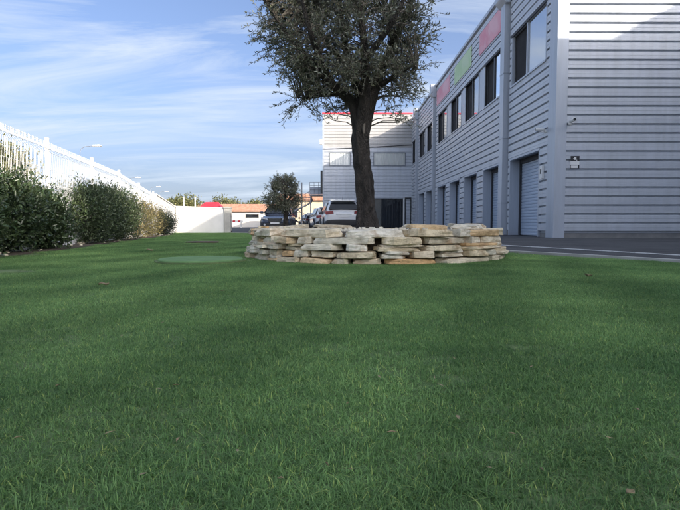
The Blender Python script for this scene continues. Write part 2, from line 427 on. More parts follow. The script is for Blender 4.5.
def grass_mat():
    m = bpy.data.materials.new('grass_blade'); m.use_nodes = True
    n, l = m.node_tree.nodes, m.node_tree.links
    b = n['Principled BSDF']; b.inputs['Roughness'].default_value = .5; b.inputs['Specular IOR Level'].default_value = .35
    at = n.new('ShaderNodeAttribute'); at.attribute_name = 'tint'
    g = n.new('ShaderNodeNewGeometry')
    nz = n.new('ShaderNodeTexNoise'); nz.inputs['Scale'].default_value = 1.3; nz.inputs['Detail'].default_value = 4; nz.inputs['Roughness'].default_value = .65
    l.new(g.outputs['Position'], nz.inputs['Vector'])
    r = n.new('ShaderNodeValToRGB'); r.color_ramp.elements[0].position = .34; r.color_ramp.elements[1].position = .66
    r.color_ramp.elements[0].color = (.148, .292, .106, 1); r.color_ramp.elements[1].color = (.28, .465, .178, 1)
    l.new(nz.outputs['Fac'], r.inputs[0])
    r2 = n.new('ShaderNodeValToRGB'); e = r2.color_ramp.elements
    e[0].position = 0; e[0].color = (.40, .46, .42, 1); e[1].position = 1; e[1].color = (2.6, 1.75, 1.5, 1)
    q = e.new(.5); q.color = (1, 1, 1, 1); q = e.new(.88); q.color = (1.35, 1.3, 1.2, 1); q = e.new(.93); q.color = (2.2, 1.6, 1.3, 1)
    l.new(at.outputs['Fac'], r2.inputs[0])
    nb_ = n.new('ShaderNodeTexNoise'); nb_.inputs['Scale'].default_value = .55; nb_.inputs['Detail'].default_value = 5; nb_.inputs['Roughness'].default_value = .6; nb_.inputs['Distortion'].default_value = .8
    l.new(g.outputs['Position'], nb_.inputs['Vector'])
    rb = n.new('ShaderNodeValToRGB'); rb.color_ramp.elements[0].position = .36; rb.color_ramp.elements[0].color = (.78, .80, .78, 1)
    rb.color_ramp.elements[1].position = .64; rb.color_ramp.elements[1].color = (1.16, 1.13, 1.10, 1)
    l.new(nb_.outputs['Fac'], rb.inputs[0])
    mpw = n.new('ShaderNodeMapping'); mpw.inputs['Rotation'].default_value = (0, 0, R(17)); l.new(g.outputs['Position'], mpw.inputs[0])
    wv = n.new('ShaderNodeTexWave'); wv.inputs['Scale'].default_value = .42; wv.inputs['Distortion'].default_value = 2.2; wv.inputs['Detail'].default_value = 3; wv.inputs['Detail Scale'].default_value = .8
    l.new(mpw.outputs[0], wv.inputs['Vector'])
    rw = n.new('ShaderNodeValToRGB'); rw.color_ramp.elements[0].position = .2; rw.color_ramp.elements[0].color = (.90, .91, .90, 1)
    rw.color_ramp.elements[1].position = .8; rw.color_ramp.elements[1].color = (1.12, 1.10, 1.12, 1)
    l.new(wv.outputs['Fac'], rw.inputs[0])
    mw = n.new('ShaderNodeMixRGB'); mw.blend_type = 'MULTIPLY'; mw.inputs[0].default_value = 1
    l.new(rb.outputs[0], mw.inputs[1]); l.new(rw.outputs[0], mw.inputs[2]); rb = mw
    m0 = n.new('ShaderNodeMixRGB'); m0.blend_type = 'MULTIPLY'; m0.inputs[0].default_value = 1
    l.new(r.outputs[0], m0.inputs[1]); l.new(rb.outputs[0], m0.inputs[2])
    mu = n.new('ShaderNodeMixRGB'); mu.blend_type = 'MULTIPLY'; mu.inputs[0].default_value = 1
    l.new(m0.outputs[0], mu.inputs[1]); l.new(r2.outputs[0], mu.inputs[2])
    l.new(mu.outputs[0], b.inputs['Base Color'])
    tr = n.new('ShaderNodeBsdfTranslucent'); l.new(mu.outputs[0], tr.inputs['Color'])
    ms = n.new('ShaderNodeMixShader'); ms.inputs[0].default_value = .42
    l.new(b.outputs[0], ms.inputs[1]); l.new(tr.outputs[0], ms.inputs[2])
    l.new(ms.outputs[0], n['Material Output'].inputs['Surface'])
    return m
M['grass'] = grass_mat()
M['thatch'] = mat('lawn_thatch', (.09, .15, .055), (.15, .21, .085), 7, .95, bump=.01, bscale=60)

# ------------------------------------------------------------------ the ground
def sheet(name, poly, z, m, label=None, cat=None):
    me = mesh_from(name, [(x, y, z) for x, y in poly], [tuple(range(len(poly)))], m)
    bm = bmesh.new(); bm.from_mesh(me)
    for f in bm.faces:
        if f.normal.z < 0: f.normal_flip()
    bmesh.ops.triangulate(bm, faces=bm.faces)
    bm.to_mesh(me); bm.free()
    return tag(link(name, me), label, cat, kind='structure')

sheet('ground', [(-900, -300), (900, -300), (900, 1500), (-900, 1500)], -.03, M['ground'], 'bare pale ground reaching to the horizon', 'ground')
asph = [(-9, 23.9), (-5.0, 23.9), (-3.75, 22.6), (-2.6, 18.2), (-.75, 13), (.95, 9.2), (2.31, 6.75), (3.36, 4.98), (4.9, 2.4), (6.9, -1), (9.5, -5), (9.5, -40), (60, -40), (60, 110), (-30, 110), (-30, 23.9)]
sheet('asphalt_yard', asph, -.012, M['asphalt'], 'dark asphalt yard beside the warehouse doors', 'yard')
edge = [(-5.0, 23.9), (-3.75, 22.6), (-2.6, 18.2), (-.75, 13), (.95, 9.2), (2.31, 6.75), (3.36, 4.98), (4.9, 2.4), (6.9, -1)]
lawn = [(-8.6, 23.9)] + edge + [(6.9, -6), (-3.4, -6), (-3.6, 4.5), (-6.15, 19.5)]
sheet('lawn', lawn, .0, M['thatch'], 'green lawn in front of the stone planter', 'lawn')
# planting bed strip between lawn and fence
sheet('planting_bed', [(-3.55, 4.5), (-3.35, -6), (-5.0, -6), (-4.4, 6.7), (-7.7, 24.5), (-6.9, 23.9), (-6.1, 19.5)], .006, M['soil'], 'bare soil strip under the shrubs', 'bed')

def strip(name, pts, w, z0, z1, m):
    mb = MB()
    for a, b in zip(pts[:-1], pts[1:]):
        a = Vector((*a, 0)); b = Vector((*b, 0)); d = (b - a).normalized(); s = Vector((d.y, -d.x, 0)) * w / 2
        vs = [a - s, a + s, b + s, b - s]
        mb.add([(p.x, p.y, z0) for p in vs] + [(p.x, p.y, z1) for p in vs],
               [(0, 3, 2, 1), (4, 5, 6, 7), (0, 1, 5, 4), (1, 2, 6, 5), (2, 3, 7, 6), (3, 0, 4, 7)])
    return mb.build(name, m)
k = strip('kerb', [(x + .05, y + .03) for x, y in edge], .09, -.08, .03, M['kerb'])
tag(k, 'thin pale concrete kerb edging the lawn', 'kerb', kind='structure')
pl = []
for i in range(15):
    t = i / 14
    a, b = Vector((3.0, 9.9)), Vector((5.4, 3.6))
    p = a.lerp(b, t); pl.append((p.x + .02 * math.sin(7 * t), p.y))
tag(strip('painted_line', pl, .07, -.02, -.004, mat('worn_paint', (.30, .30, .30), (.72, .72, .70), 9, .7, lo=.3, hi=.5)), 'worn white painted line on the asphalt', 'road marking', kind='structure')

# ------------------------------------------------------------------ main warehouse
WX, Y0, Y1, HR = 6.5, 15.1, 43.4, 9.3
PITCH, Z0 = .262, .13
ware = thing('warehouse', (WX, Y0, 0), 'long two-storey grey metal-clad warehouse with roller doors and ribbon windows', 'warehouse')
def wl_(mb, name, m, parent=ware, **k):     # geometry written in world coordinates, parented to the warehouse
    o = mb.build(name, m, parent, **k); return o
def rel(o, root):                            # bake world coords into the parent's frame
    o.data.transform(Matrix.Translation(-root.location)); return o

PROF = [(.002, .0), (.002, .058), (.082, .062), (.084, .070), (.084, .148), (.079, .152), (.079, .158), (.084, .162), (.084, .2535), (.076, .2615), (-.003, .2615), (-.003, 0)]
board_cache = {}
def board(L):
    k = round(L, 3)
    if k not in board_cache:
        n = len(PROF)
        vs = [(0, -d, z) for d, z in PROF] + [(L, -d, z) for d, z in PROF]     # runs along +x, outward -y
        fs = [tuple(range(n)), tuple(range(n, 2 * n))[::-1]] + [(i, n + i, n + (i + 1) % n, (i + 1) % n) for i in range(n)]
        me = mesh_from('cladding_board', vs, fs, M['clad'])
        bm = bmesh.new(); bm.from_mesh(me); bmesh.ops.recalc_face_normals(bm, faces=bm.faces); bm.to_mesh(me); bm.free()
        board_cache[k] = me
    return board_cache[k]
def side_board(ya, yb, row):       # on the X = WX plane, outward -X
    o = link('cladding_board', board(yb - ya), ware, loc=(0, yb - Y0, Z0 + row * PITCH), rot=(0, 0, R(-90)))
def end_board(xa, xb, row):
    link('cladding_board', board(xb - xa), ware, loc=(xa - WX, 0, Z0 + row * PITCH))

doors = [(16.2, 18.9), (20.0, 22.3), (23.3, 25.6), (26.55, 28.85), (29.9, 32.3), (34.2, 36.35), (37.1, 39.45)]
wins = [(15.85, 18.9), (20.0, 22.3), (23.2, 25.6), (26.4, 28.75), (29.8, 32.3), (34.2, 36.1), (36.9, 39.4), (41.4, 42.9)]
bays = [(15.55, 19.12), (19.82, 33.0), (33.45, 39.85), (40.45, 43.38)]
DH, SILL, HEAD = Z0 + 10 * PITCH, Z0 + 20 * PITCH, Z0 + 27 * PITCH
NR = 34
for ba, bb in bays:
    for row in range(NR):
        z = Z0 + row * PITCH
        ops = doors if row < 10 else (wins if 20 <= row < 27 else [])
        ops = [o for o in ops if o[0] >= ba - .2 and o[1] <= bb + .2]
        cuts = [ba] + [c for o in ops for c in o] + [bb]
        segs = [(cuts[i], cuts[i + 1]) for i in range(0, len(cuts), 2)]
        if 20 <= row < 27:
            segs = [s for i, s in enumerate(segs) if i in (0, len(segs) - 1)]   # piers between ribbon windows are flat panels
        for a, b in segs:
            if b - a > .12: side_board(a + .004, b - .004, row)
for row in range(NR):
    end_board(WX + .24, 24.0, row)
# solid core with the openings left free
core = MB()
core.box(WX + .55, 40, Y0 + .003, Y1, -.02, HR - .25)
def core_row(z0, z1, ops):
    ys = [Y0 + .003] + [c for o in ops for c in o] + [Y1]
    for i in range(0, len(ys), 2): core.box(WX, WX + .549, ys[i], ys[i + 1], z0, z1)
core_row(-.02, DH, doors); core_row(DH, SILL, []); core_row(SILL, HEAD, wins); core_row(HEAD, HR - .25, [])
rel(wl_(core, 'wall', M['wall_back']), ware)
tr = MB(); tr.prism([(WX - .1, Y0 - .1), (WX + .232, Y0 - .1), (WX + .232, Y0 + .002), (WX - .002, Y0 + .002), (WX - .002, Y0 + .44), (WX - .1, Y0 + .44)], 'z', -.01, HR - .142)
rel(wl_(tr, 'corner_trim', M['clad_trim']), ware)
cp = MB(); cp.box(WX - .13, WX + .30, Y0 - .13, Y1, HR - .14, HR); cp.box(WX + .301, 40, Y0 - .13, Y0 + .30, HR - .14, HR)
rel(wl_(cp, 'coping', M['clad_trim']), ware)
pp = MB(); 
ys = [Y0 - .02] + [c for o in doors for c in o] + [Y1]
for i in range(0, len(ys), 2): pp.box(WX - .02, WX + .02, ys[i], ys[i + 1], -.015, Z0 - .004)
pp.box(WX + .02, 40, Y0 - .02, Y0 + .02, -.015, Z0 - .004)
rel(wl_(pp, 'plinth', M['plinth']), ware)

# roller doors
for (a, b) in doors:
    d = MB()
    prof = []
    nsl = 24; z = .0
    hgt = (DH - .12) / nsl
    for i in range(nsl):
        zz = i * hgt
        prof += [(0, zz), (-.018, zz + hgt * .12), (-.022, zz + hgt * .5), (-.018, zz + hgt * .88)]
    prof += [(0, DH - .12), (.04, DH - .12), (.04, 0)]
    d.prism([(WX + .36 + p, q) for p, q in prof][::-1], 'y', a + .05, b - .05) if False else None
    poly = [(WX + .36 + p, q + .0) for p, q in prof]
    d.prism(poly, 'y', a + .06, b - .06)
    dp = rel(d.build('roller_door', M['door'], ware), ware)
    g = MB(); g.box(WX + .30, WX + .548, b - .075, b - .003, 0, DH - .002); rel(g.build('guide_rail', M['recess_shade'], dp), ware)
    g = MB(); g.box(WX + .30, WX + .548, a + .003, a + .075, 0, DH - .002); rel(g.build('guide_rail', M['recess_shade'], dp), ware)
    g = MB(); g.box(WX + .27, WX + .548, a + .08, b - .08, DH - .16, DH - .004); rel(g.build('shutter_box', M['recess_shade'], dp), ware)
    # pale jamb linings and the drip trim above
    j = MB(); j.box(WX - .089, WX + .26, b - .03, b + .035, 0, DH); rel(j.build('jamb', M['clad_trim'], dp), ware)
    j = MB(); j.box(WX - .089, WX + .26, a - .035, a + .03, 0, DH); rel(j.build('jamb', M['clad_trim'], dp), ware)
    j = MB(); j.box(WX - .1, WX + .03, a - .04, b + .04, DH - .03, DH + .045); rel(j.build('drip_trim', M['clad_trim'], dp), ware)

# windows: the far leaf slid open on a dark room, the near leaf with a pale panel painting the sky's reflection behind the glass
for i, (a, b) in enumerate(wins):
    fr = MB()
    X0, X1 = WX - .055, WX + .005
    t = .06
    fr.box(X0, X1, a, b, SILL, SILL + t); fr.box(X0, X1, a, b, HEAD - t, HEAD)
    fr.box(X0 + .001, X1 - .001, a, a + t, SILL + t, HEAD - t); fr.box(X0 + .001, X1 - .001, b - t, b, SILL + t, HEAD - t)
    mid = a + (b - a) * (.53 if i == 0 else .45)
    fr.box(X0 - .02, X1 - .003, mid - .04, mid + .04, SILL + t, HEAD - t)
    w = rel(fr.build('window', M['clad_trim'] if i == 0 else M['dark_frame'], ware), ware)
    p = MB(); p.add([(X0 + .025, a + t, SILL + t), (X0 + .025, a + t, HEAD - t), (X0 + .025, mid - .04, HEAD - t), (X0 + .025, mid - .04, SILL + t)], [(0, 1, 2, 3)]); rel(p.build('pane', M['coated_glass'], w), ware)
    bl = MB()
    n = 18; zz0 = SILL + t
    bl.box(X0 + .045, X0 + .055, a + t, mid - .02, SILL + t + (.0 if i < 2 else .3 * (i % 2)), HEAD - t - .02)
    rel(bl.build('reflection_panel', M['reflection_panel'], w), ware)
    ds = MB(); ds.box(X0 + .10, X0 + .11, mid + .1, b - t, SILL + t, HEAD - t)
    rel(ds.build('dark_room_sheet', M['room'], w), ware)  # dark sheet painting the unlit room behind the open leaf
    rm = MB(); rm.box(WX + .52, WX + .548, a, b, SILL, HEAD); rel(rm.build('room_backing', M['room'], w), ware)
    sl = MB(); sl.box(WX - .125, X0 - .002, a - .05, b + .05, SILL - .02, SILL + .035); rel(sl.build('sill', M['clad_trim'], w), ware)
    hd = MB(); hd.box(WX - .105, X0 - .002, a - .05, b + .05, HEAD - .06, HEAD + .02); rel(hd.build('head_trim', M['recess_shade'], w), ware)  # dark colour paints the shadow line under the window head
    for yj in (a, b):
        jb = MB(); jb.box(WX - .09, X0 - .002, yj - .03, yj + .03, SILL + .036, HEAD - .062); rel(jb.build('jamb', M['clad_trim'], w), ware)
for (a, b) in [(22.34, 23.16), (25.64, 26.36), (28.79, 29.76), (36.14, 36.86)]:
    m_ = MB(); m_.box(WX - .07, WX - .001, a, b, SILL + .037, HEAD - .064); rel(m_.build('pier_panel', M['clad_trim'], ware), ware)

# downpipe casings with hopper heads
for (a, b, hb) in [(19.16, 19.78, 1), (33.04, 33.42, .6), (39.9, 40.4, .6)]:
    dpm = MB(); dpm.box(WX - .25, WX - .001, a + .12, b - .06, 0, HR - .5)
    o = rel(dpm.build('downpipe', M['clad_trim'], ware), ware)
    h = MB()
    z0, z1 = HR - .78, HR + .02
    h.prism([(WX - .38, z0 + .14), (WX - .42, z0 + .2), (WX - .42, z1), (WX - .14, z1), (WX - .14, HR - .15), (WX - .09, HR - .15), (WX - .09, z0), (WX - .25, z0)], 'y', a - .02, b + .12)
    rel(h.build('hopper_head', M['clad_trim'], o), ware)
    for zz in (1.2, 3.6, 6.0):
        c = MB(); c.box(WX - .262, WX - .01, a + .10, b - .04, zz, zz + .05); rel(c.build('bracket', M['clad_trim'], o), ware)

# faded sign panels on the parapet
def parapet_sign(ya, yb, m, label):
    o = MB().box(-.11, -.086, 0, yb - ya, 0, .92).build('sign_panel', m, None, loc=(WX, ya, 7.86))
    tag(o, label, 'sign', 'sign panels along the parapet')
parapet_sign(20.0, 23.1, M['pink'], 'faded pink parapet sign panel nearest the near downpipe')
parapet_sign(24.5, 27.9, M['green_panel'], 'faded pale green sign panel between the two pink ones')
parapet_sign(29.1, 32.7, M['pink'], 'faded pink parapet sign panel farthest along the warehouse')

# security cameras, notice, intercom
def security_camera(loc, rz, label):
    t = thing('security_camera', loc, label, 'camera', rz)
    b = MB(); b.lathe([(.055, 0), (.055, -.03), (.03, -.04)], 'y', 14); b.build('mount', M['white_paint'], t)
    a = MB(); a.tube([(0, -.03, 0), (0, -.12, -.02), (0, -.16, .03)], .016, 8); a.build('arm', M['white_paint'], t)
    h = MB(); h.lathe([(.045, .13), (.05, .11), (.05, -.08), (.056, -.085), (.056, -.13), (.04, -.135)], 'y', 16, c=(0, -.18, .06)); h.build('housing', M['white_paint'], t, smooth=False)
    l_ = MB(); l_.lathe([(.043, 0), (.043, -.006)], 'y', 16, c=(0, -.315, .06)); l_.build('lens', M['car_glass'], t)
    return t
security_camera((6.82, Y0 - .084, 3.32), 0, 'small white security camera on the end wall near the corner')
c_ = security_camera((WX - .084, 15.75, 3.22), R(-90), 'small white security camera on the side wall above the nearest roller door')
nt = thing('warning_notice', (7.0, Y0 - .086, 2.02), 'small black and white notice on the end wall below the camera', 'sign')
MB().box(-.13, .13, -.008, 0, .0, .36).build('plate', M['white_paint'], nt)
q = MB()
q.box(-.13, .13, -.012, -.009, .22, .36); q.build('black_field', M['black_plastic'], nt)
q = MB(); q.box(-.035, .035, -.016, -.013, .25, .33); q.box(-.06, -.036, -.016, -.013, .27, .29); q.box(.036, .06, -.016, -.013, .225, .25); q.build('pictogram', M['white_paint'], nt)
q = MB()
for x0_, x1_, z0_, z1_ in [(-.13, .13, 0, .012), (-.13, .13, .09, .105), (-.13, -.118, .012, .09), (.095, .13, .012, .09)]: q.box(x0_, x1_, -.012, -.009, z0_, z1_)
q.build('black_border', M['black_plastic'], nt)
ic = thing('intercom', (WX - .085, 15.88, 1.98), 'white intercom box beside the nearest roller door', 'intercom', R(-90))
MB().box(-.09, .09, -.07, 0, -.18, .22).build('case', M['white_paint'], ic, bevel=.008)
MB().box(-.03, .03, -.078, -.0705, -.03, .11).build('grille', M['black_plastic'], ic)

# ------------------------------------------------------------------ rear wing (closes the yard)
AX0, AX1, AY, AH = -1.06, 6.45, 43.4, 9.75
wing = thing('rear_wing', (AX0, AY, 0), 'grey clad rear wing with red roof edge closing the yard behind the olive trunk', 'building')
def clad_panel(x0, x1, z0, z1, m, name='cladding'):
    prof = []
    z = z0
    while z < z1 - .01:
        h = min(PITCH, z1 - z)
        prof += [(0, z), (0, z + .04), (.05, z + .055), (.05, z + h - .004)]
        z += h
    poly = [(AY - d, zz) for d, zz in prof] + [(AY + .05, z1), (AY + .05, z0)]
    mb = MB(); mb.prism(poly, 'x', x0, x1)
    return rel(mb.build(name, m, wing), wing)
GX0, GX1, GH = 2.0, 5.72, 2.62     # glazed entrance
WZ0, WZ1 = 5.32, 6.45
clad_panel(AX0 + .12, AX1, WZ1 + .4, AH - .12, M['clad_sunlit'], 'parapet_cladding')
clad_panel(AX0 + .12, AX1, WZ1, WZ1 + .396, M['clad'])
clad_panel(AX0 + .12, AX1, GH, WZ0, M['clad'])
clad_panel(AX0 + .12, GX0, .05, GH, M['clad'])
clad_panel(GX1, AX1, .05, GH, M['clad'])
wa = [(-.52, 1.28), (3.18, 5.92)]
xs = [AX0 + .12] + [c for o in wa for c in o] + [AX1]
for i in range(0, len(xs), 2): clad_panel(xs[i], xs[i + 1], WZ0, WZ1, M['clad'])
c2 = MB(); c2.box(AX0, AX1 + .02, AY + .6, AY + 12, -.02, AH - .2)
c2.box(AX0, GX0, AY + .051, AY + .599, -.02, AH - .2); c2.box(GX1, AX1 + .02, AY + .051, AY + .599, -.02, AH - .2)
c2.box(GX0, GX1, AY + .051, AY + .599, GH, WZ0)
c2.box(GX0, GX1, AY + .051, AY + .599, WZ0 + .0, AH - .2)
rel(c2.build('wall', M['wall_back'], wing), wing)
rel(MB().box(AX0 - .02, AX0 + .115, AY - .07, AY + .3, 0, AH - .12).build('corner_trim', M['clad_trim'], wing), wing)
rel(MB().box(AX0 - .05, AX1 + .02, AY - .10, AY + .3, AH - .12, AH).build('coping', M['red'], wing), wing)
rel(MB().tube([(AX0, AY - .09, 6.72), (2.0, AY - .10, 6.82), (AX1, AY - .09, 7.08)], .03, 6).build('cable', M['black_plastic'], wing), wing)
for a, b in wa:
    f = MB(); t = .07
    for bx_ in [(a, b, WZ0, WZ0 + t), (a, b, WZ1 - t, WZ1), (a, a + t, WZ0 + t, WZ1 - t), (b - t, b, WZ0 + t, WZ1 - t)]: f.box(bx_[0], bx_[1], AY - .07, AY + .01, bx_[2], bx_[3])
    w = rel(f.build('window', M['frame_grey'], wing), wing)
    rel(MB().add([(a + t, AY - .055, WZ0 + t), (b - t, AY - .055, WZ0 + t), (b - t, AY - .055, WZ1 - t), (a + t, AY - .055, WZ1 - t)], [(0, 1, 2, 3)]).build('pane', M['glass'], w), wing)
    cu = MB(); n = 60; pts = []
    for q_ in range(n + 1):
        pts.append((a + t + (b - a - 2 * t) * q_ / n, AY - .028 + .014 * math.sin(q_ * 1.3)))
    cu.prism(pts + [(b - t, AY + .049), (a + t, AY + .049)], 'z', WZ0 + t, WZ1 - t)
    rel(cu.build('curtain', M['curtain'], w), wing)
rel(MB().box(GX0, GX1, AY + .55, AY + .598, 0, GH).build('dark_lobby', M['room'], wing), wing)  # near-black panel paints the unlit lobby
ent = MB()
for xx in (GX0, GX0 + .93, GX0 + 1.86, GX0 + 2.79, GX1 - .06): ent.box(xx, xx + .06, AY + .12, AY + .18, 0, GH)
ent.box(GX0 + .06, GX1 - .06, AY + .121, AY + .179, GH - .08, GH)
e_ = rel(ent.build('entrance_frame', M['dark_frame'], wing), wing)
for i in range(4):
    x0_ = GX0 + .06 + .93 * i
    rel(MB().box(x0_, min(x0_ + .87, GX1 - .06), AY + .145, AY + .155, .02, GH - .08).build('pane', M['glass'], e_), wing)
rel(MB().box(GX1, GX1 + .1, AY - .08, AY + .5, 0, GH).build('door_post', M['white_paint'], wing), wing)
dr = MB()
for bx_ in [(5.86, 6.4, 2.56, 2.7), (5.86, 5.95, 0, 2.56), (6.33, 6.4, 0, 2.56)]: dr.box(bx_[0], bx_[1], AY - .14, AY - .06, bx_[2], bx_[3])
dd = rel(dr.build('side_door', M['dark_frame'], wing), wing)
# small white sensor box on the left corner and the dark shutter case below it
rel(MB().box(AX0 - .24, AX0 - .02, AY - .2, AY + .05, 7.1, 7.5).build('sensor_box', M['white_paint'], wing, bevel=.02), wing)
rel(MB().box(AX0 - .2, AX0 - .021, AY - .05, AY + .5, 3.05, 4.95).build('shutter_case', M['dark_frame'], wing), wing)

# neighbouring building behind the camera (throws the long shade over the lawn)
nb = thing('neighbouring_building', (11.1, -40, 0), 'grey neighbouring building across the yard whose shade covers the lawn', 'building')
MB().box(.62, 30, 0, 40, -.02, 9.3).build('wall', M['clad'], nb)
MB().box(0, 30, 40.002, 47.46, -.02, 9.8).build('end_block', M['clad'], nb)  # unseen, raised so its shade edge meets the far white wall
MB().box(8.5, 24, 30, 47, 9.802, 12).build('roof_shade_block', M['clad'], nb)  # unseen block added to cast the slanting shade on the end wall

# ------------------------------------------------------------------ white mesh fence on a low plinth, then white walls
def fx(Y): return -3.253 - .1786 * Y
FD = Vector((-.1786, 1, 0)).normalized()
FN = Vector((FD.y, -FD.x, 0))
def ftop(Y): return 1.75 if Y < 13.4 else 1.75 - (Y - 13.4) * (.49 / 10.6)
fence = thing('mesh_fence', (fx(3.6), 3.6, 0), 'white welded mesh fence on posts behind the shrubs', 'fence')
posts_y = [3.6, 6.05, 8.63, 11.15, 13.55, 16.1, 18.6]
base = Vector((fx(3.6), 3.6, 0))
def fp(Y, off=0.0, z=0.0): return Vector((fx(Y), Y, z)) + FN * off - base
for Y in posts_y:
    p = fp(Y); h = ftop(Y) + .05
    mb = MB(); mb.box(-.026, .026, -.026, .026, 0, h); mb.box(-.03, .03, -.03, .03, h, h + .015)
    mb.build('post', M['white_paint'], fence, loc=p, rot=(0, 0, math.atan2(FD.y, FD.x) - math.pi / 2))
for a, b in zip(posts_y[:-1], posts_y[1:]):
    mb = MB()
    L = (Vector((fx(b), b, 0)) - Vector((fx(a), a, 0))).length
    n = int(L / .05)
    def sec(z, zt):      # the pressed folds that stiffen the panel
        for f_ in (zt - .12, zt - .75, .38):
            if abs(z - f_) < .05: return .035 * (1 - abs(z - f_) / .05)
        return 0.0
    for i in range(1, n):
        Y = a + (b - a) * i / n; zt = ftop(Y)
        zs = [.18, .33, .38, .43, zt - .80, zt - .75, zt - .70, zt - .17, zt - .12, zt - .07, zt]
        mb.tube([fp(Y, sec(z, zt), z) for z in zs], .0030, 4, cap=False)
    for zo in (.02, .07, .12, .17, .45, .70, .75, .80, 1.1):
        pts = [fp(Y, sec(ftop(Y) - zo, ftop(Y)), ftop(Y) - zo) for Y in np.linspace(a, b, 4)]
        mb.tube(pts, .0036, 4, cap=False)
    mb.build('mesh_panel', M['wire'], fence)
pw = thing('plinth_wall', (fx(3.6), 3.6, 0), 'low pale concrete wall under the mesh fence', 'wall')
mb = MB(); a, b = fp(3.2, .07), fp(24.0, .07); a2, b2 = fp(3.2, -.07), fp(24.0, -.07)
mb.add([a, b, b2, a2] + [v + Vector((0, 0, .2)) for v in (a, b, b2, a2)], [(0, 3, 2, 1), (4, 5, 6, 7), (0, 1, 5, 4), (1, 2, 6, 5), (2, 3, 7, 6), (3, 0, 4, 7)])
mb.build('wall', M['render_white'], pw)
for i in range(8):
    Yc = 3.3 + i * 2.59
    a, b, a2, b2 = fp(Yc, .085, .2), fp(Yc + 2.57, .085, .2), fp(Yc, -.085, .2), fp(Yc + 2.57, -.085, .2)
    mb = MB(); mb.add([a, b, b2, a2] + [v + Vector((0, 0, .035)) for v in (a, b, b2, a2)], [(0, 3, 2, 1), (4, 5, 6, 7), (0, 1, 5, 4), (1, 2, 6, 5), (2, 3, 7, 6), (3, 0, 4, 7)])
    mb.build('coping_block', M['kerb'], pw)
# solid white wall continuing the fence line, falling with it
def wall_run(name, label, A, B, hA, hB, th=.16):
    A = Vector((*A, 0)); B = Vector((*B, 0)); d = (B - A).normalized(); s = Vector((d.y, -d.x, 0)) * th / 2
    t = thing(name, A, label, 'wall')
    mb = MB(); P = [Vector((0, 0, 0)) - s, Vector((0, 0, 0)) + s, B - A + s, B - A - s]
    hs = [hA, hA, hB, hB]
    mb.add(P + [p + Vector((0, 0, h)) for p, h in zip(P, hs)], [(0, 3, 2, 1), (4, 5, 6, 7), (0, 1, 5, 4), (1, 2, 6, 5), (2, 3, 7, 6), (3, 0, 4, 7)])
    mb.build('wall', M['render_white'], t)
    s2 = s * 1.35
    P = [-s2, s2, B - A + s2, B - A - s2]
    mb = MB(); mb.add([p + Vector((0, 0, h + .002)) for p, h in zip(P, hs)] + [p + Vector((0, 0, h + .045)) for p, h in zip(P, hs)], [(0, 3, 2, 1), (4, 5, 6, 7), (0, 1, 5, 4), (1, 2, 6, 5), (2, 3, 7, 6), (3, 0, 4, 7)])
    mb.build('coping', M['render_white'], t)
    return t
wall_run('boundary_wall', 'white wall continuing the mesh fence down to the far corner', (fx(18.75), 18.75), (fx(23.9), 23.9), ftop(18.75) - .04, 1.2)
wall_run('boundary_wall', 'white wall across the far end of the lawn', (fx(24) + .1, 24.05), (-5.2, 24.0), 1.22, 1.14)
gpst = thing('gate_pillar', (-5.02, 24.0, 0), 'pale grey gate pillar at the end of the white wall', 'pillar')
MB().box(-.15, .14, -.15, .15, -.02, 1.16).build('shaft', M['kerb'], gpst)
MB().box(-.18, .17, -.18, .18, 1.16, 1.22).build('cap', M['kerb'], gpst)
MB().box(.14, .17, -.06, .06, .02, .1).build('gate_stop', M['black_plastic'], gpst)

# ------------------------------------------------------------------ foliage
def leaf_mesh(name, P, D, N, L, Wd, m, fold=.25):
    """one folded two-triangle leaf per row: P base, D direction, N face normal"""
    D = D / np.linalg.norm(D, axis=1, keepdims=True)
    S_ = np.cross(D, N); S_ /= np.linalg.norm(S_, axis=1, keepdims=True) + 1e-9
    Nn = np.cross(S_, D)
    L = np.asarray(L).reshape(-1, 1); Wd = np.asarray(Wd).reshape(-1, 1)
    mid = P + D * L * .45
    V = np.stack([P, mid - S_ * Wd * .5 + Nn * Wd * fold, P + D * L - Nn * L * .06, mid + S_ * Wd * .5 + Nn * Wd * fold], 1).reshape(-1, 3)
    n = len(P); i = np.arange(n) * 4
    F = np.concatenate([np.stack([i, i + 2, i + 1], 1), np.stack([i, i + 3, i + 2], 1)], 0)
    return np_mesh(name, V, F, m)

def unit(n):
    v = rng.normal(size=(n, 3)); return v / np.linalg.norm(v, axis=1, keepdims=True)

def bush_leaves(n_cl, n_leaf, rad, centre, flat_top=.0, shell=.55, cl_r=.14, leaf=(.07, .03), seed_noise=1.0, up=.35):
    """clusters filling a lumpy ellipsoid, leaves pointing outwards"""
    d = unit(n_cl)
    rr = (shell + (1 - shell) * rng.random(n_cl) ** .6)
    lump = np.array([1 + .22 * mnoise.noise(Vector(v * 1.7 + seed_noise)) + .12 * mnoise.noise(Vector(v * 4.1 + seed_noise)) for v in d])
    C = d * (rr * lump)[:, None]
    if flat_top: C[:, 2] = np.where(C[:, 2] > 1 - flat_top, (1 - flat_top) + (C[:, 2] - 1 + flat_top) * .4, C[:, 2])
    C = C * np.array(rad) + np.array(centre)
    out = np.repeat(d, n_leaf, 0)
    P = np.repeat(C, n_leaf, 0) + rng.normal(size=(n_cl * n_leaf, 3)) * cl_r * np.array([1, 1, .9])
    keep = P[:, 2] > .03
    P, out = P[keep], out[keep]
    k = len(P)
    D = out * .7 + unit(k) * .9 + np.array([0, 0, up])
    N = out * .6 + unit(k) * .7 + np.array([0, 0, .6])
    sz = rng.uniform(.65, 1.25, k)
    return P, D, N, leaf[0] * sz, leaf[1] * sz

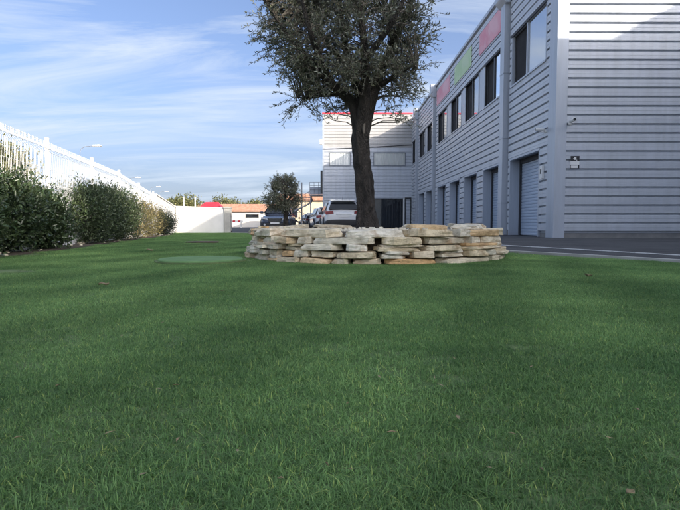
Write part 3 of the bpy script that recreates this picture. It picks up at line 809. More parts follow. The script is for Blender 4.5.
def shrub(loc, rad, cz, label, m, leafsize, n_cl=420, n_leaf=14, name='shrub', group='shrubs along the white fence', flat=.06, stems=5, stem_m=None, shell=.55, cl_r=.1):
    t = thing(name, loc, label, 'shrub', 0, group)
    P, D, N, L, Wd = bush_leaves(n_cl, n_leaf, rad, (0, 0, cz), flat, shell, cl_r, leafsize, random.random() * 9)
    link('foliage', leaf_mesh('foliage', P, D, N, L, Wd, m), t)
    mb = MB()
    for i in range(stems):
        a = random.random() * 6.28; r = random.uniform(.02, .09)
        p = Vector((math.cos(a) * r, math.sin(a) * r, -.02)); pts = [p]; rd = [.018]
        q = Vector((math.cos(a) * rad[0] * random.uniform(.2, .7), math.sin(a) * rad[1] * random.uniform(.2, .7), cz + rad[2] * random.uniform(.1, .6)))
        for s in range(1, 6):
            u = s / 5
            pts.append(p.lerp(q, u) + Vector((random.uniform(-.03, .03), random.uniform(-.03, .03), .04 * math.sin(u * 3.1))))
            rd.append(.018 * (1 - .7 * u))
        mb.tube(pts, rd, 6)
    # twigs reaching to the outside
    idx = rng.choice(len(P), 60)
    for i_ in idx:
        e = Vector(P[i_]); s = Vector((e.x * .25, e.y * .25, max(.05, e.z * .55)))
        mb.tube([s, s.lerp(e, .5) + Vector((0, 0, .02)), e], [.006, .004, .002], 4, cap=False)
    mb.build('stems', stem_m or M['twig'], t)
    return t
def hx(Y, off=0): return -2.893 - .168 * Y + off
spec = [  # Y, rx, ry, rz, centre z, material, leaf, label
    (4.35, .44, .75, .48, .50, 'laurel_leaf', (.07, .03), 'dark broad-leaved shrub cut by the left edge of the picture'),
    (5.55, .44, .72, .50, .51, 'laurel_leaf', (.07, .03), 'tall dark glossy shrub nearest the camera in front of the fence'),
    (6.75, .44, .70, .50, .53, 'laurel_leaf', (.068, .029), 'dark shrub in front of the nearest visible fence post'),
    (7.95, .40, .42, .42, .46, 'laurel_leaf', (.075, .032), 'smaller dark shrub where the bed shows a gap'),
    (10.15, .48, .70, .56, .59, 'privet_leaf', (.060, .024), 'mid-green shrub just past the gap in the hedge'),
    (11.3, .50, .80, .60, .64, 'privet_leaf', (.060, .024), 'mid-green shrub in the middle of the far hedge clump'),
    (12.8, .50, .80, .60, .66, 'privet_leaf', (.060, .024), 'mid-green shrub at the end of the hedge before the dry ones'),
    (14.9, .50, .85, .56, .58, 'yellow_leaf', (.060, .026), 'dry yellowish shrub right after the green hedge'),
    (16.7, .50, .80, .50, .52, 'yellow_leaf', (.060, .026), 'dry yellow-brown shrub beside the small dark round one'),
    (19.2, .52, .60, .46, .46, 'box_leaf_shaded', (.045, .022), 'small dark rounded shrub before the white wall'),
]
for Y, rx, ry, rz_, cz, mm, ls, lb in spec:
    dry = mm == 'yellow_leaf'
    shrub((hx(Y, -.42), Y, 0), (rx, ry, rz_ + .05), cz - .04, lb, M[mm], ls, 330 if dry else 760, 12 if dry else 16, shell=.5 if dry else .45)

# pale rubble along the foot of the hedge
def stone_shape(seed, L, Dp, H, jag=.12, cuts=3):
    """flat split slab: squarish broken outline, flat bed faces, chipped arrises"""
    rnd = random.Random(seed)
    n = 13
    ring = []
    for i in range(n):
        a = 2 * math.pi * (i + rnd.uniform(-.28, .28)) / n
        ca, sa = math.cos(a), math.sin(a)
        e = min(1 / max(abs(ca), abs(sa)), 1.36) * rnd.uniform(1 - jag, 1.0)
        ring.append((ca * e * L / 2, sa * e * Dp / 2))
    vs = []; fs = []
    levels = [(-.5, .955), (-.40, 1.0), (-.05, .985), (.30, .99), (.5, .94)]
    tx, ty = rnd.uniform(-.34, .34), rnd.uniform(-.12, .12)
    chip = [rnd.uniform(.84, .97) if rnd.random() < .4 else 1 for _ in range(n)]
    chipb = [rnd.uniform(.86, .97) if rnd.random() < .35 else 1 for _ in range(n)]
    for li, (zz, s) in enumerate(levels):
        for i, (x, y) in enumerate(ring):
            sx = s * rnd.uniform(.945, 1.015) * (chip[i] if li >= 3 else 1) * (chipb[i] if li < 1 else 1)
            dz = (x / L * tx + y / Dp * ty) * H * (1 if zz > .2 else 0)
            vs.append((x * sx, y * sx, (zz + rnd.uniform(-.06, .06)) * H + dz))
    m = len(levels)
    for j in range(m - 1):
        for i in range(n):
            i2 = (i + 1) % n
            fs.append((j * n + i, j * n + i2, (j + 1) * n + i2, (j + 1) * n + i))
    fs.append(tuple(range(n))[::-1])
    c = len(vs); vs.append((rnd.uniform(-.1, .1) * L, 0, H * .51))
    for i in range(n): fs.append(((m - 1) * n + i, (m - 1) * n + (i + 1) % n, c))
    return mesh_from('stone', vs, fs, M['stone'])
rub = MB()
for i in range(36):
    Y = random.uniform(4.5, 19); s = random.uniform(.012, .038) * (1.5 if random.random() < .15 else 1)
    x = hx(Y, random.uniform(-.42, .02))
    me = stone_shape(i + 900, s * 2, s * 1.5, s)
    ang = random.random() * 6.28
    rub.add([(x + v.co.x * math.cos(ang) - v.co.y * math.sin(ang), Y + v.co.x * math.sin(ang) + v.co.y * math.cos(ang), v.co.z + s * .4) for v in me.vertices], [tuple(p.vertices) for p in me.polygons])
    bpy.data.meshes.remove(me)
tag(rub.build('rubble', M['stone']), 'pale rubble stones scattered at the foot of the shrubs', 'rubble', kind='stuff')

# ------------------------------------------------------------------ dry stone planters
variants = {}
def stone_variant(kind, i):
    k = (kind, i)
    if k not in variants:
        L, Dp, H = {'long': (.56, .30, .064), 'mid': (.38, .27, .060), 'short': (.24, .24, .062), 'cap': (.62, .36, .066)}[kind]
        variants[k] = stone_shape(hash(kind) % 1000 * 0 + {'long': 10, 'mid': 40, 'short': 70, 'cap': 100}[kind] + i, L, Dp, H, .10 if kind != 'cap' else .16)
    return variants[k]
def planter(name, c, rad, label, rnd_seed, courses, squash=1.0):
    rnd = random.Random(rnd_seed)
    t = thing(name, (c[0], c[1], 0), label, 'planter')
    z = 0.0
    Ls = {'long': .56, 'mid': .38, 'short': .24, 'cap': .62}
    Hs = {'long': .064, 'mid': .060, 'short': .062, 'cap': .066}
    def put(kind, am, r_, zc, ln, h, lean=.03):
        o = link('stone', stone_variant(kind, rnd.randrange(9)), t, loc=(math.cos(am) * r_, math.sin(am) * r_ * squash, zc),
                 rot=(rnd.uniform(-lean, lean), rnd.uniform(-lean, lean) * .8, am + math.pi / 2 + rnd.uniform(-.08, .08) + (math.pi if rnd.random() < .5 else 0)),
                 scale=(ln / Ls[kind], rnd.uniform(.9, 1.1), h / Hs[kind]))
    for ci in range(courses):
        top = ci == courses - 1
        ch = [.060, .066, .062, .066, .076][ci % 5]
        a = rnd.random() * 6.28; a_end = a + 2 * math.pi
        rc = rad - .14 - .010 * ci - (.015 if top else 0)
        while a < a_end - .04:
            remaining = (a_end - a) * rc
            kind = rnd.choices(['long', 'mid', 'short'], [.50, .34, .16])[0]
            if top: kind = rnd.choices(['cap', 'long', 'mid'], [.66, .26, .08])[0]
            if 3.0 < (a % (2 * math.pi)) < 4.2 and not top: kind = rnd.choices(['mid', 'short'], [.4, .6])[0]
            ln = Ls[kind] * rnd.uniform(.68, 1.28)
            if remaining < ln + .1: ln = max(remaining - .01, .1)
            da = ln / rc; am = a + da / 2
            r_ = rc + rnd.uniform(-.05, .04)
            u = rnd.random()
            if u < .30 and not top:        # two thin stones instead of one
                put(kind, am, r_, z + ch * .25, ln * .97, ch * .5); put(kind, am + .02, r_ + rnd.uniform(-.03, .01), z + ch * .75, ln * .9, ch * .47)
            else:
                hz = ch * rnd.uniform(.80, 1.04)
                put(kind, am, r_, z + hz * .5, ln, hz, .02 if not top else .035)
            a += da + rnd.choice((.004, .006, .01, .03)) / rc
        z += ch
    # earth filling
    mb = MB(); mb.lathe([(rad - .30, .0), (rad - .28, z * .55), (rad - .33, z - .05), (rad * .5, z - .03), (.12, z - .02)], 'z', 40)
    if squash != 1: mb.v = [(x, y * squash, q) for x, y, q in mb.v]
    mb.build('soil', M['soil'], t)
    return t, z
PC = (.46, 6.2)
plt, PZ = planter('stone_planter', PC, 1.52, 'round dry-stone planter of stacked limestone slabs around the big olive tree', 5, 5)
# loose extra slabs lying on the right-hand rim
for i, (an, rr_, zz, kd, sc) in enumerate([(-.62, 1.20, .02, 'cap', .9), (-.25, 1.18, .022, 'long', .95), (.25, 1.2, .02, 'cap', .8), (-1.12, 1.10, .018, 'long', .8), (.9, 1.18, .02, 'cap', .9), (2.0, 1.2, .02, 'long', 1), (2.6, 1.15, .015, 'mid', 1)]):
    link('stone', stone_variant(kd, (i * 2 + 1) % 9), plt, loc=(math.cos(an) * rr_, math.sin(an) * rr_, PZ + zz), rot=(random.uniform(-.05, .05), random.uniform(-.05, .05), an + 1.57 + random.uniform(-.2, .2)), scale=(sc, .8, .72))
gm = MB()
for i in range(480):
    a = random.gauss(-1.62, .30); r_ = random.uniform(.35, 1.24)
    if i > 420: a = random.random() * 6.28; r_ = random.uniform(.2, 1.15)
    s = random.uniform(.008, .019)
    x, y = math.cos(a) * r_, math.sin(a) * r_
    hgt = .012 * math.exp(-((a + 1.62) / .25) ** 2) if i <= 420 else 0
    me = stone_shape(i + 2000, s * 2, s * 1.6, s * 1.2, .2)
    z_ = PZ - .03 + (.012 if r_ < 1.1 else .03) + random.uniform(0, hgt)
    gm.add([(x + v.co.x, y + v.co.y, z_ + v.co.z) for v in me.vertices], [tuple(p.vertices) for p in me.polygons])
    bpy.data.meshes.remove(me)
tag(gm.build('white_gravel', M['gravel'], plt), kind='stuff')

plt2, PZ2 = planter('stone_planter', (-2.0, 20.0), .98, 'smaller dry-stone planter around the young olive farther back', 23, 5)

# ------------------------------------------------------------------ olive trees
def rough_tube(mb, pts, rad, seg=22, lump=.10, seed=0.0, sub=6):
    """tapered limb with ridges; Catmull-Rom through pts"""
    P = [Vector(p) for p in pts]
    path = []; rr = []
    for i in range(len(P) - 1):
        p0, p1, p2, p3 = P[max(i - 1, 0)], P[i], P[i + 1], P[min(i + 2, len(P) - 1)]
        for s in range(sub):
            t = s / sub
            path.append(.5 * ((2 * p1) + (p2 - p0) * t + (2 * p0 - 5 * p1 + 4 * p2 - p3) * t * t + (-p0 + 3 * p1 - 3 * p2 + p3) * t ** 3))
            rr.append(rad[i] * (1 - t) + rad[i + 1] * t)
    path.append(P[-1]); rr.append(rad[-1])
    vs = []; fs = []
    a = Vector((1, 0, 0))
    for i, p in enumerate(path):
        d = (path[min(i + 1, len(path) - 1)] - path[max(i - 1, 0)]).normalized()
        a = (a - d * a.dot(d)).normalized(); b = d.cross(a)
        for k in range(seg):
            th = 2 * math.pi * k / seg
            q = p + (a * math.cos(th) + b * math.sin(th)) * rr[i]
            f = 1 + lump * (1.3 * mnoise.noise(Vector((math.cos(th) * 1.6 + seed, math.sin(th) * 1.6, p.z * 2.2))) + .7 * mnoise.noise(q * 14 + Vector((seed, 0, 0))) + .35 * math.sin(4 * th + p.z * 5 + seed))
            vs.append(p + (a * math.cos(th) + b * math.sin(th)) * rr[i] * f)
    for i in range(len(path) - 1):
        for k in range(seg):
            k2 = (k + 1) % seg
            fs.append((i * seg + k, i * seg + k2, (i + 1) * seg + k2, (i + 1) * seg + k))
    n = (len(path) - 1) * seg; fs.append(tuple(range(n, n + seg)))
    mb.add(vs, fs)
    return path

def olive(name, base, label, sc, trunk_pts, trunk_r, limbs, env, n_twig, leaf, seed, low=(), leaves_per=34):
    """limbs: list of (points, radii); env(z) -> (half width, centre x)"""
    r = np.random.default_rng(seed); rnd = random.Random(seed)
    t = thing(name, base, label, 'olive tree')
    tb = MB(); rough_tube(tb, trunk_pts, trunk_r, 44 if sc > .9 else 16, .17, seed, 9)
    tm = tb.mesh('trunk', M['bark'], smooth=True)
    link('trunk', tm, t)
    nodes = []
    for pts, rad in limbs:
        lb = MB(); path = rough_tube(lb, pts, rad, 12, .08, seed + 3)
        link('limb', lb.mesh('limb', M['bark'], smooth=True), t)
        nodes += [(p, .0) for p in path[4:]]
    NP = np.array([p for p, _ in nodes])
    # twig seats inside the crown, clumped with a noise field
    seats = []
    while len(seats) < n_twig:
        z = r.uniform(env['z0'], env['z1'])
        hw, cx = env['f'](z)
        if hw <= 0: continue
        if sc > .9 and z + base[2] < 2.0 and r.random() < .5: continue
        a = r.uniform(0, 2 * math.pi); q = r.random() ** .42
        x, y = cx + math.cos(a) * hw * q, math.sin(a) * hw * q * .95
        if sc > .9 and z + base[2] < 1.92 and math.hypot(x, y) < .30: continue
        nv = mnoise.noise(Vector((x * 3.2, y * 3.2, z * 3.2 + seed)) / sc)
        if nv < -.03 + .12 * q: continue
        lim = 1 + .16 * mnoise.noise(Vector((math.cos(a) * 2.2, math.sin(a) * 2.2, z * 2.4 + seed)))
        if q > lim: continue
        seats.append((x, y, z))
    seats += list(low)
    br = MB(); Pl, Dl, Nl, Ll, Wl = [], [], [], [], []
    for s in seats:
        s = Vector(s)
        dist = np.linalg.norm(NP - np.array(s), axis=1)
        # favour limb nodes nearer to the trunk than the seat
        near = Vector(NP[int(np.argmin(dist + .6 * np.maximum(0, NP[:, 2] - s.z + .1)))])
        out = (s - near); ln = out.length
        if ln < .05: out = Vector((rnd.uniform(-1, 1), rnd.uniform(-1, 1), .3)); ln = .05
        o = out.normalized()
        midp = near.lerp(s, .5) + Vector((0, 0, .10 * ln))
        br.tube([near, midp, s], [.007 * sc + .012 * ln * sc, .006 * sc, .004 * sc], 5, cap=False)
        # leafy shoots from the seat
        for k in range(rnd.choice((2, 3, 3))):
            dv = (o * .75 + Vector((rnd.uniform(-.9, .9), rnd.uniform(-.9, .9), rnd.uniform(-.55, .8)))).normalized()
            sl = rnd.uniform(.16, .34) * sc
            e = s + dv * sl + Vector((0, 0, -.12 * sl))
            m_ = s + dv * sl * .5 + Vector((0, 0, .02 * sc))
            br.tube([s, m_, e], [.0035 * sc, .0026 * sc, .0015 * sc], 4, cap=False)
            nl = max(4, int(leaves_per * sl / (.25 * sc) / 2.7))
            u = r.uniform(.08, 1.05, nl)
            sv, mv, ev = np.array(s), np.array(m_), np.array(e)
            B = ((1 - u) ** 2)[:, None] * sv + (2 * u * (1 - u))[:, None] * mv + (u ** 2)[:, None] * ev
            rd_ = r.normal(size=(nl, 3)); rd_ /= np.linalg.norm(rd_, axis=1, keepdims=True)
            Pl.append(B); Dl.append(rd_ * .85 + np.array(dv) * .8 + np.array([0, 0, .15]))
            Nl.append(r.normal(size=(nl, 3)) * .7 + np.array([0, 0, .7]))
            q = r.uniform(.7, 1.25, nl); Ll.append(leaf[0] * q); Wl.append(leaf[1] * q)
    link('branches', br.mesh('branches', M['twig'], recalc=False), t)
    link('crown', leaf_mesh('crown', np.concatenate(Pl), np.concatenate(Dl), np.concatenate(Nl), np.concatenate(Ll), np.concatenate(Wl), M['olive_leaf']), t)
    return t

# big olive: local origin at its base inside the planter
OB = (.36, 6.2, PZ - .04)
def T(x, y, Yd=6.2):     # photo pixel at the tree's own depth -> local point
    return Vector(((x - 335.5) / 511 * Yd - OB[0], Yd - 6.2, EYE + (225 - y) / 511 * Yd - OB[2]))
tp = [T(367, 236), T(367, 227), T(366, 215), T(365, 198), T(363, 178), T(361, 158), T(360, 140), T(361.5, 124), T(363, 114)]
trr = [.185, .148, .118, .108, .104, .097, .094, .10, .095]
def L3(*pp): return [Vector((p[0], p[1], p[2])) for p in pp]
f0 = T(361, 122)
def off(v, dx, dy, dz): return Vector((v.x + dx, v.y + dy, v.z + dz))
limbs = [
    ([off(f0, -.01, 0, -.30), off(f0, -.03, 0, -.10), T(353, 106), T(335, 92) + Vector((0, -.10, 0)), T(312, 70) + Vector((0, -.18, 0)), T(290, 45) + Vector((0, -.25, 0)), T(268, 15) + Vector((0, -.3, 0))], [.05, .075, .070, .056, .045, .030, .014]),
    ([off(f0, .01, .0, -.30), off(f0, .03, .0, -.10), T(370, 102), T(380, 75) + Vector((0, .1, 0)), T(392, 45) + Vector((0, .15, 0)), T(408, 10) + Vector((0, .2, 0)), T(420, -25)], [.05, .078, .074, .06, .05, .034, .014]),
    ([off(f0, 0, .01, -.28), off(f0, 0, .03, -.06), T(360, 95) + Vector((0, .15, 0)), T(352, 65) + Vector((0, .35, 0)), T(345, 30) + Vector((0, .5, 0)), T(340, -20) + Vector((0, .55, 0))], [.05, .075, .066, .054, .042, .015]),
    ([off(f0, 0, -.01, -.28), off(f0, 0, -.04, -.06), T(364, 98) + Vector((0, -.2, 0)), T(362, 70) + Vector((0, -.45, 0)), T(358, 40) + Vector((0, -.6, 0)), T(352, 0) + Vector((0, -.65, 0))], [.05, .07, .06, .046, .036, .014]),
    ([T(340, 96), T(318, 96) + Vector((0, .1, 0)), T(306, 97) + Vector((0, .2, 0)), T(298, 99)], [.034, .022, .013, .004]),
    ([T(376, 90), T(395, 82) + Vector((0, -.2, 0)), T(408, 76) + Vector((0, -.3, 0)), T(416, 72)], [.036, .025, .013, .004]),
    ([T(352, 65) + Vector((0, .35, 0)), T(325, 30) + Vector((0, .55, 0)), T(300, -10) + Vector((0, .6, 0))], [.045, .03, .012]),
    ([T(385, 60) + Vector((0, .1, 0)), T(395, 30) + Vector((0, .5, 0)), T(385, -20) + Vector((0, .6, 0))], [.045, .03, .012]),
    ([T(362, 75) + Vector((0, -.4, 0)), T(385, 50) + Vector((0, -.75, 0)), T(400, 20) + Vector((0, -.85, 0))], [.04, .028, .012]),
    ([T(330, 85) + Vector((0, -.1, 0)), T(315, 60) + Vector((0, -.6, 0)), T(305, 25) + Vector((0, -.8, 0))], [.045, .028, .012]),
]
zk = [1.60, 1.72, 1.86, 2.05, 2.35, 2.65, 3.0, 3.35, 3.65, 3.9]
hk = [.12, .26, .46, .68, .83, .90, .93, .87, .62, .2]
ck = [.0, -.10, -.12, -.14, -.20, -.24, -.26, -.25, -.25, -.2]
env = {'z0': 1.5 - OB[2], 'z1': 3.9 - OB[2], 'f': lambda z: (float(np.interp(z + OB[2], zk, hk)), float(np.interp(z + OB[2], zk, ck)))}
low = [T(random.uniform(292, 328), random.uniform(60, 106)) + Vector((0, random.uniform(-.4, .4), 0)) for _ in range(70)] + [T(random.uniform(392, 416), random.uniform(45, 95)) + Vector((0, random.uniform(-.4, .4), 0)) for _ in range(55)] + [T(random.uniform(268, 302), random.uniform(-15, 48)) + Vector((0, random.uniform(-.4, .4), 0)) for _ in range(95)] + [T(334, 122), T(338, 116), T(386, 112), T(389, 119), T(394, 124), T(400, 122), T(302, 106), T(296, 108), T(270, 45), T(268, 30), T(266, 12), T(276, 60), T(286, 76), T(424, 22), T(422, 38), T(426, 8), T(418, 56)]
ol = olive('olive_tree', OB, 'big olive tree with thick dark trunk standing in the near stone planter', 1.0, tp, trr, limbs, env, 1250, (.044, .0112), 4, low, 46)
# healed cut on the trunk fork
sc_ = MB(); sc_.lathe([(.006, .0), (.022, .03), (.026, .12), (.02, .24), (.006, .30)], 'z', 10)
link('limb_scar', sc_.mesh('limb_scar', mat('bare_wood', (.10, .085, .07), (.17, .15, .125), 14, .85, stretch=(1, 1, .2)), smooth=True), ol, loc=T(363, 137) + Vector((0, -.098, 0)), scale=(.75, .55, 1.1))

# young olive farther back
OB2 = (-1.96, 20.0, PZ2 - .04)
tp2 = [Vector((0, 0, -.05)), Vector((.01, 0, .25)), Vector((.02, 0, .55)), Vector((0, 0, .85))]
lm2 = [([Vector((0, 0, .7)), Vector((-.15, 0, 1.0)), Vector((-.4, -.1, 1.35)), Vector((-.55, -.1, 1.7))], [.07, .05, .03, .01]),
       ([Vector((0, 0, .75)), Vector((.12, .05, 1.05)), Vector((.35, .1, 1.35)), Vector((.5, .1, 1.65))], [.07, .05, .03, .01]),
       ([Vector((0, 0, .78)), Vector((.02, -.15, 1.1)), Vector((0, -.3, 1.5)), Vector((-.05, -.3, 1.85))], [.06, .045, .03, .01]),
       ([Vector((0, 0, .78)), Vector((-.03, .15, 1.1)), Vector((.0, .3, 1.45)), Vector((.1, .3, 1.8))], [.06, .045, .03, .01])]
env2 = {'z0': .72, 'z1': 1.95, 'f': lambda z: (float(np.interp(z, [.5, .7, 1.0, 1.3, 1.6, 1.85, 1.95], [.25, .52, .70, .72, .62, .36, .1])), -.06)}
olive('olive_tree', OB2, 'young rounded olive tree in front of the dark car', .8, tp2, [.13, .10, .095, .10], lm2, env2, 620, (.062, .016), 9, [(-.3, 0, 2.0), (.35, 0, 1.98), (-.6, 0, 1.0)], 38)

# ------------------------------------------------------------------ cars
def loft(name, stations, m, parent, ring, sub=2):
    """stations -> ring of points each; closed ends"""
    vs = []; fs = []
    n = None
    for st in stations:
        rg = ring(*st); n = len(rg); vs += rg
    for i in range(len(stations) - 1):
        for k_ in range(n):
            k2 = (k_ + 1) % n
            fs.append((i * n + k_, i * n + k2, (i + 1) * n + k2, (i + 1) * n + k_))
    fs.append(tuple(range(n))[::-1]); q = (len(stations) - 1) * n; fs.append(tuple(range(q, q + n)))
    me = mesh_from(name, vs, fs, m, smooth=True)
    bm = bmesh.new(); bm.from_mesh(me); bmesh.ops.recalc_face_normals(bm, faces=bm.faces); bm.to_mesh(me); bm.free()
    o = link(name, me, parent)
    if sub:
        s = o.modifiers.new('sub', 'SUBSURF'); s.levels = sub; s.render_levels = sub
    return o
def body_ring(y, w, zb, zt):
    h = zt - zb
    half = [(0, zt), (w * .55, zt - .004), (w * .86, zt - .03), (w * .965, zt - .12 * h - .02), (w, zb + .55 * h), (w * .985, zb + .22 * h), (w * .93, zb + .04), (w * .6, zb), (0, zb)]
    return [(x, y, z) for x, z in half] + [(-x, y, z) for x, z in half[-2:0:-1]]
def cabin_ring(y, wr, wb, zt, zb):
    half = [(0, zt + .012), (wr * .6, zt + .004), (wr * .93, zt - .02), (wr, zt - .07 if zt - zb > .12 else zt - .02), (wr + (wb - wr) * .5, zb + (zt - zb) * .45), (wb, zb), (wb * .6, zb - .06), (0, zb - .06)]
    return [(x, y, z) for x, z in half] + [(-x, y, z) for x, z in half[-2:0:-1]]
def panel(name, quad, m, parent, th=.012, r=.12, nseg=4):
    """rounded thin panel on a 4-corner patch (bilinear), proud of it"""
    A, B, C, D = [Vector(p) for p in quad]
    nrm = (B - A).cross(D - A).normalized()
    pts = []
    def P(u, v): return (A * (1 - u) + B * u) * (1 - v) + (D * (1 - u) + C * u) * v
    for cu, cv, a0 in ((1 - r, 1 - r, 0), (r, 1 - r, 90), (r, r, 180), (1 - r, r, 270)):
        for i in range(nseg + 1):
            t = R(a0 + 90 * i / nseg); pts.append(P(cu + r * math.cos(t), cv + r * math.sin(t)))
    n = len(pts)
    mb = MB(); mb.add([p + nrm * th for p in pts] + [p - nrm * th for p in pts], [tuple(range(n)), tuple(range(n, 2 * n))[::-1]] + [(i, n + i, n + (i + 1) % n, (i + 1) % n) for i in range(n)])
    return mb.build(name, m, parent)
def wheel(parent, x, y, r, side):
    w = bpy.data.objects.new('wheel', None); 
    mb = MB(); mb.lathe([(r - .09, -.10), (r - .02, -.105), (r, -.08), (r, .08), (r - .02, .105), (r - .09, .10)], 'x', 28, closed=True)
    o = mb.build('wheel', M['rubber'], parent, smooth=False, loc=(x, y, r))
    rm = MB(); rm.lathe([(r - .085, -.07), (r - .085, .07)], 'x', 24)
    rm.lathe([(.06, side * .07), (.06, side * .09), (.03, side * .095)], 'x', 10)
    for k_ in range(5):
        a = 2 * math.pi * k_ / 5
        c, s = math.cos(a), math.sin(a)
        rm.tube([(side * .085, c * .04, s * .04), (side * .085, c * (r - .1), s * (r - .1))], .028, 6)
    rm.build('rim', M['alloy'], o)
    return o
def car(name, loc, rz, label, paint, kind):
    t = thing(name, loc, label, 'car', rz, 'cars parked in the yard')
    suv = kind == 'suv'
    L, W2 = (4.45, .91) if suv else (4.1, .86)
    zt = 1.04 if suv else .94; zr = 1.60 if suv else 1.44
    a = L / 2
    st = [(-a, W2 * .80, .46, zt - .14), (-a + .05, W2 * .92, .34, zt - .04), (-a + .22, W2 * .985, .27, zt), (-a + .8, W2, .24, zt + .01), (-.3, W2 * .99, .23, zt), (.75, W2 * .99, .23, zt - .02),
          (1.15, W2, .24, zt - .05), (a - .45, W2 * .97, .26, zt - .16), (a - .14, W2 * .88, .32, zt - .25), (a - .02, W2 * .74, .40, zt - .34), (a, W2 * .62, .46, zt - .42)]
    body = loft('body', st, paint, t, body_ring)
    wr, wb = W2 * .70, W2 * .93
    cs = [(-a + .12, wr * .98, wb * .94, zt + .01, zt - .02), (-a + .26, wr, wb, zt + .30, zt - .02), (-a + .44, wr, wb, zr - .09, zt - .02), (-a + .75, wr, wb, zr - .015, zt - .02), (-.25, wr, wb, zr, zt - .02),
          (.2, wr, wb, zr - .03, zt - .03), (.48, wr, wb, zr - .15, zt - .03), (.95, wr * 1.05, wb, zt + .09, zt - .04), (1.2, wr * 1.05, wb * .95, zt - .03, zt - .06)]
    loft('cabin', cs, paint, t, cabin_ring)
    # glass
    yb0, yb1 = -a + .105, -a + .375
    panel('rear_window', [(wb * .83, yb0 + .03, zt + .06), (-wb * .83, yb0 + .03, zt + .06), (-wr * .90, yb1 + .0, zr - .15), (wr * .90, yb1 + .0, zr - .15)][::1] if True else None, M['car_glass'], t, .03, .1)
    panel('windscreen', [(-wb * .86, 1.06, zt + .03), (wb * .86, 1.06, zt + .03), (wr * .93, .40, zr - .09), (-wr * .93, .40, zr - .09)], M['car_glass'], t, .035, .08)
    for s in (-1, 1):
        for (y0, y1, y0t, y1t) in ((-a + .62, -.32, -a + .85, -.32), (-.24, .78, -.24, .28)):
            q = [(s * (wb + .002), y0, zt + .05), (s * (wb + .002), y1, zt + .05), (s * (wr + .035), y1t, zr - .10), (s * (wr + .035), y0t, zr - .10)]
            if s < 0: q = [q[1], q[0], q[3], q[2]]
            panel('side_window', q, M['car_glass'], t, .016, .07)
        mr = MB(); mr.box(s * (wb + .04), s * (wb + .22), .62, .74, zt + .03, zt + .19); mr.build('mirror', paint, t, bevel=.03)
    # spoiler, bumpers, sills
    MB().prism([(-a + .22, zr - .06), (-a + .30, zr - .10), (-a + .75, zr - .03), (-a + .75, zr + .012)], 'x', -wr * .95, wr * .95).build('spoiler', paint, t, bevel=.01)
    loft('rear_bumper', [(-a - .035, W2 * .78, .36, .60), (-a + .0, W2 * .93, .28, .66), (-a + .22, W2 * 1.005, .24, .66), (-a + .3, W2 * .99, .24, .60)], M['black_plastic'], t, body_ring)
    loft('front_bumper', [(a + .03, W2 * .60, .30, .50), (a - .02, W2 * .84, .26, .52), (a - .25, W2 * .99, .22, .52), (a - .33, W2 * .98, .22, .48)], M['black_plastic'], t, body_ring)
    for s in (-1, 1):
        MB().box(s * W2 * .97, s * (W2 + .015), -.85, .9, .24, .36).build('sill', M['black_plastic'], t, bevel=.02)
    # lamps
    for s in (-1, 1):
        z0 = zt - .16
        tl = MB(); tl.prism([(s * W2 * .52, z0 + .03), (s * W2 * .95, z0), (s * W2 * .96, z0 + .14), (s * W2 * .56, z0 + .17)], 'y', -a + .005, -a + .24)
        tl.build('tail_lamp', M['tail_red'], t, bevel=.012)
        hl = MB(); hl.prism([(s * W2 * .46, zt - .36), (s * W2 * .90, zt - .30), (s * W2 * .91, zt - .19), (s * W2 * .50, zt - .27)], 'y', a - .26, a - .005)
        hl.build('headlamp', M['lamp_clear'], t, bevel=.012)
        fl = MB(); fl.lathe([(.055, 0), (.06, .03)], 'y', 14, c=(s * W2 * .66, a + .005, .40)); fl.build('fog_lamp', M['lamp_clear'], t)
    MB().prism([(-W2 * .40, .56), (W2 * .40, .56), (W2 * .46, zt - .27), (-W2 * .46, zt - .27)], 'y', a - .12, a + .02).build('grille', M['black_plastic'], t, bevel=.01)
    for zz in (.60, .66, .72): MB().box(-W2 * .40, W2 * .40, a + .02, a + .032, zz, zz + .015).build('grille_bar', M['chrome'], t)
    zp = .80 if suv else .72
    MB().box(-.26, .26, -a - .012, -a + .05, zp - .055, zp + .055).build('rear_plate', M['white_paint'], t)
    MB().box(-.26, .26, a + .034, a + .046, .43, .54).build('front_plate', M['white_paint'], t)
    MB().box(-.38, .38, -a - .006, -a + .05, zp + .07, zp + .10).build('tailgate_trim', M['chrome'], t)
    MB().tube([(0, -a + .62, zr), (0, -a + .45, zr + .18)], [.012, .005], 6).build('aerial', M['black_plastic'], t)
    for s in (-1, 1):
        for yy in (-a + .86, a - .84):
            ar = MB(); ar.lathe([(.36, s * (W2 - .16)), (.405, s * (W2 - .10)), (.405, s * (W2 + .012)), (.37, s * (W2 + .012)), (.35, s * (W2 - .03))], 'x', 28, c=(0, yy, .36)); ar.build('wheel_arch', M['black_plastic'], t)
            wheel(t, s * (W2 - .085), yy, .345, s)
    if suv:
        for s in (-1, 1): MB().tube([(s * wr * .9, -a + .85, zr - .005), (s * wr * .9, -a + 1.0, zr + .045), (s * wr * .9, .0, zr + .045), (s * wr * .9, .15, zr - .01)], .016, 6).build('roof_rail', M['chrome'], t)
    return t
# rear of the white estate behind the trunk, then its neighbour, both nosed away from the camera
car('parked_car', (.20, 26.25, -.012), R(5), 'white sport utility car seen from behind beside the olive trunk', M['car_white'], 'suv')
car('parked_car', (-.62, 31.2, -.012), R(10), 'white hatchback partly hidden by the white sport utility car', M['car_white'], 'hatch')
car('parked_car', (-3.55, 32.25, -.012), R(180), 'dark blue car facing the camera behind the young olive', M['car_dark'], 'suv')
car('parked_car', (-2.45, 49.5, -.012), R(14), 'small black car far back near the spiral stairs', M['car_black'], 'hatch')

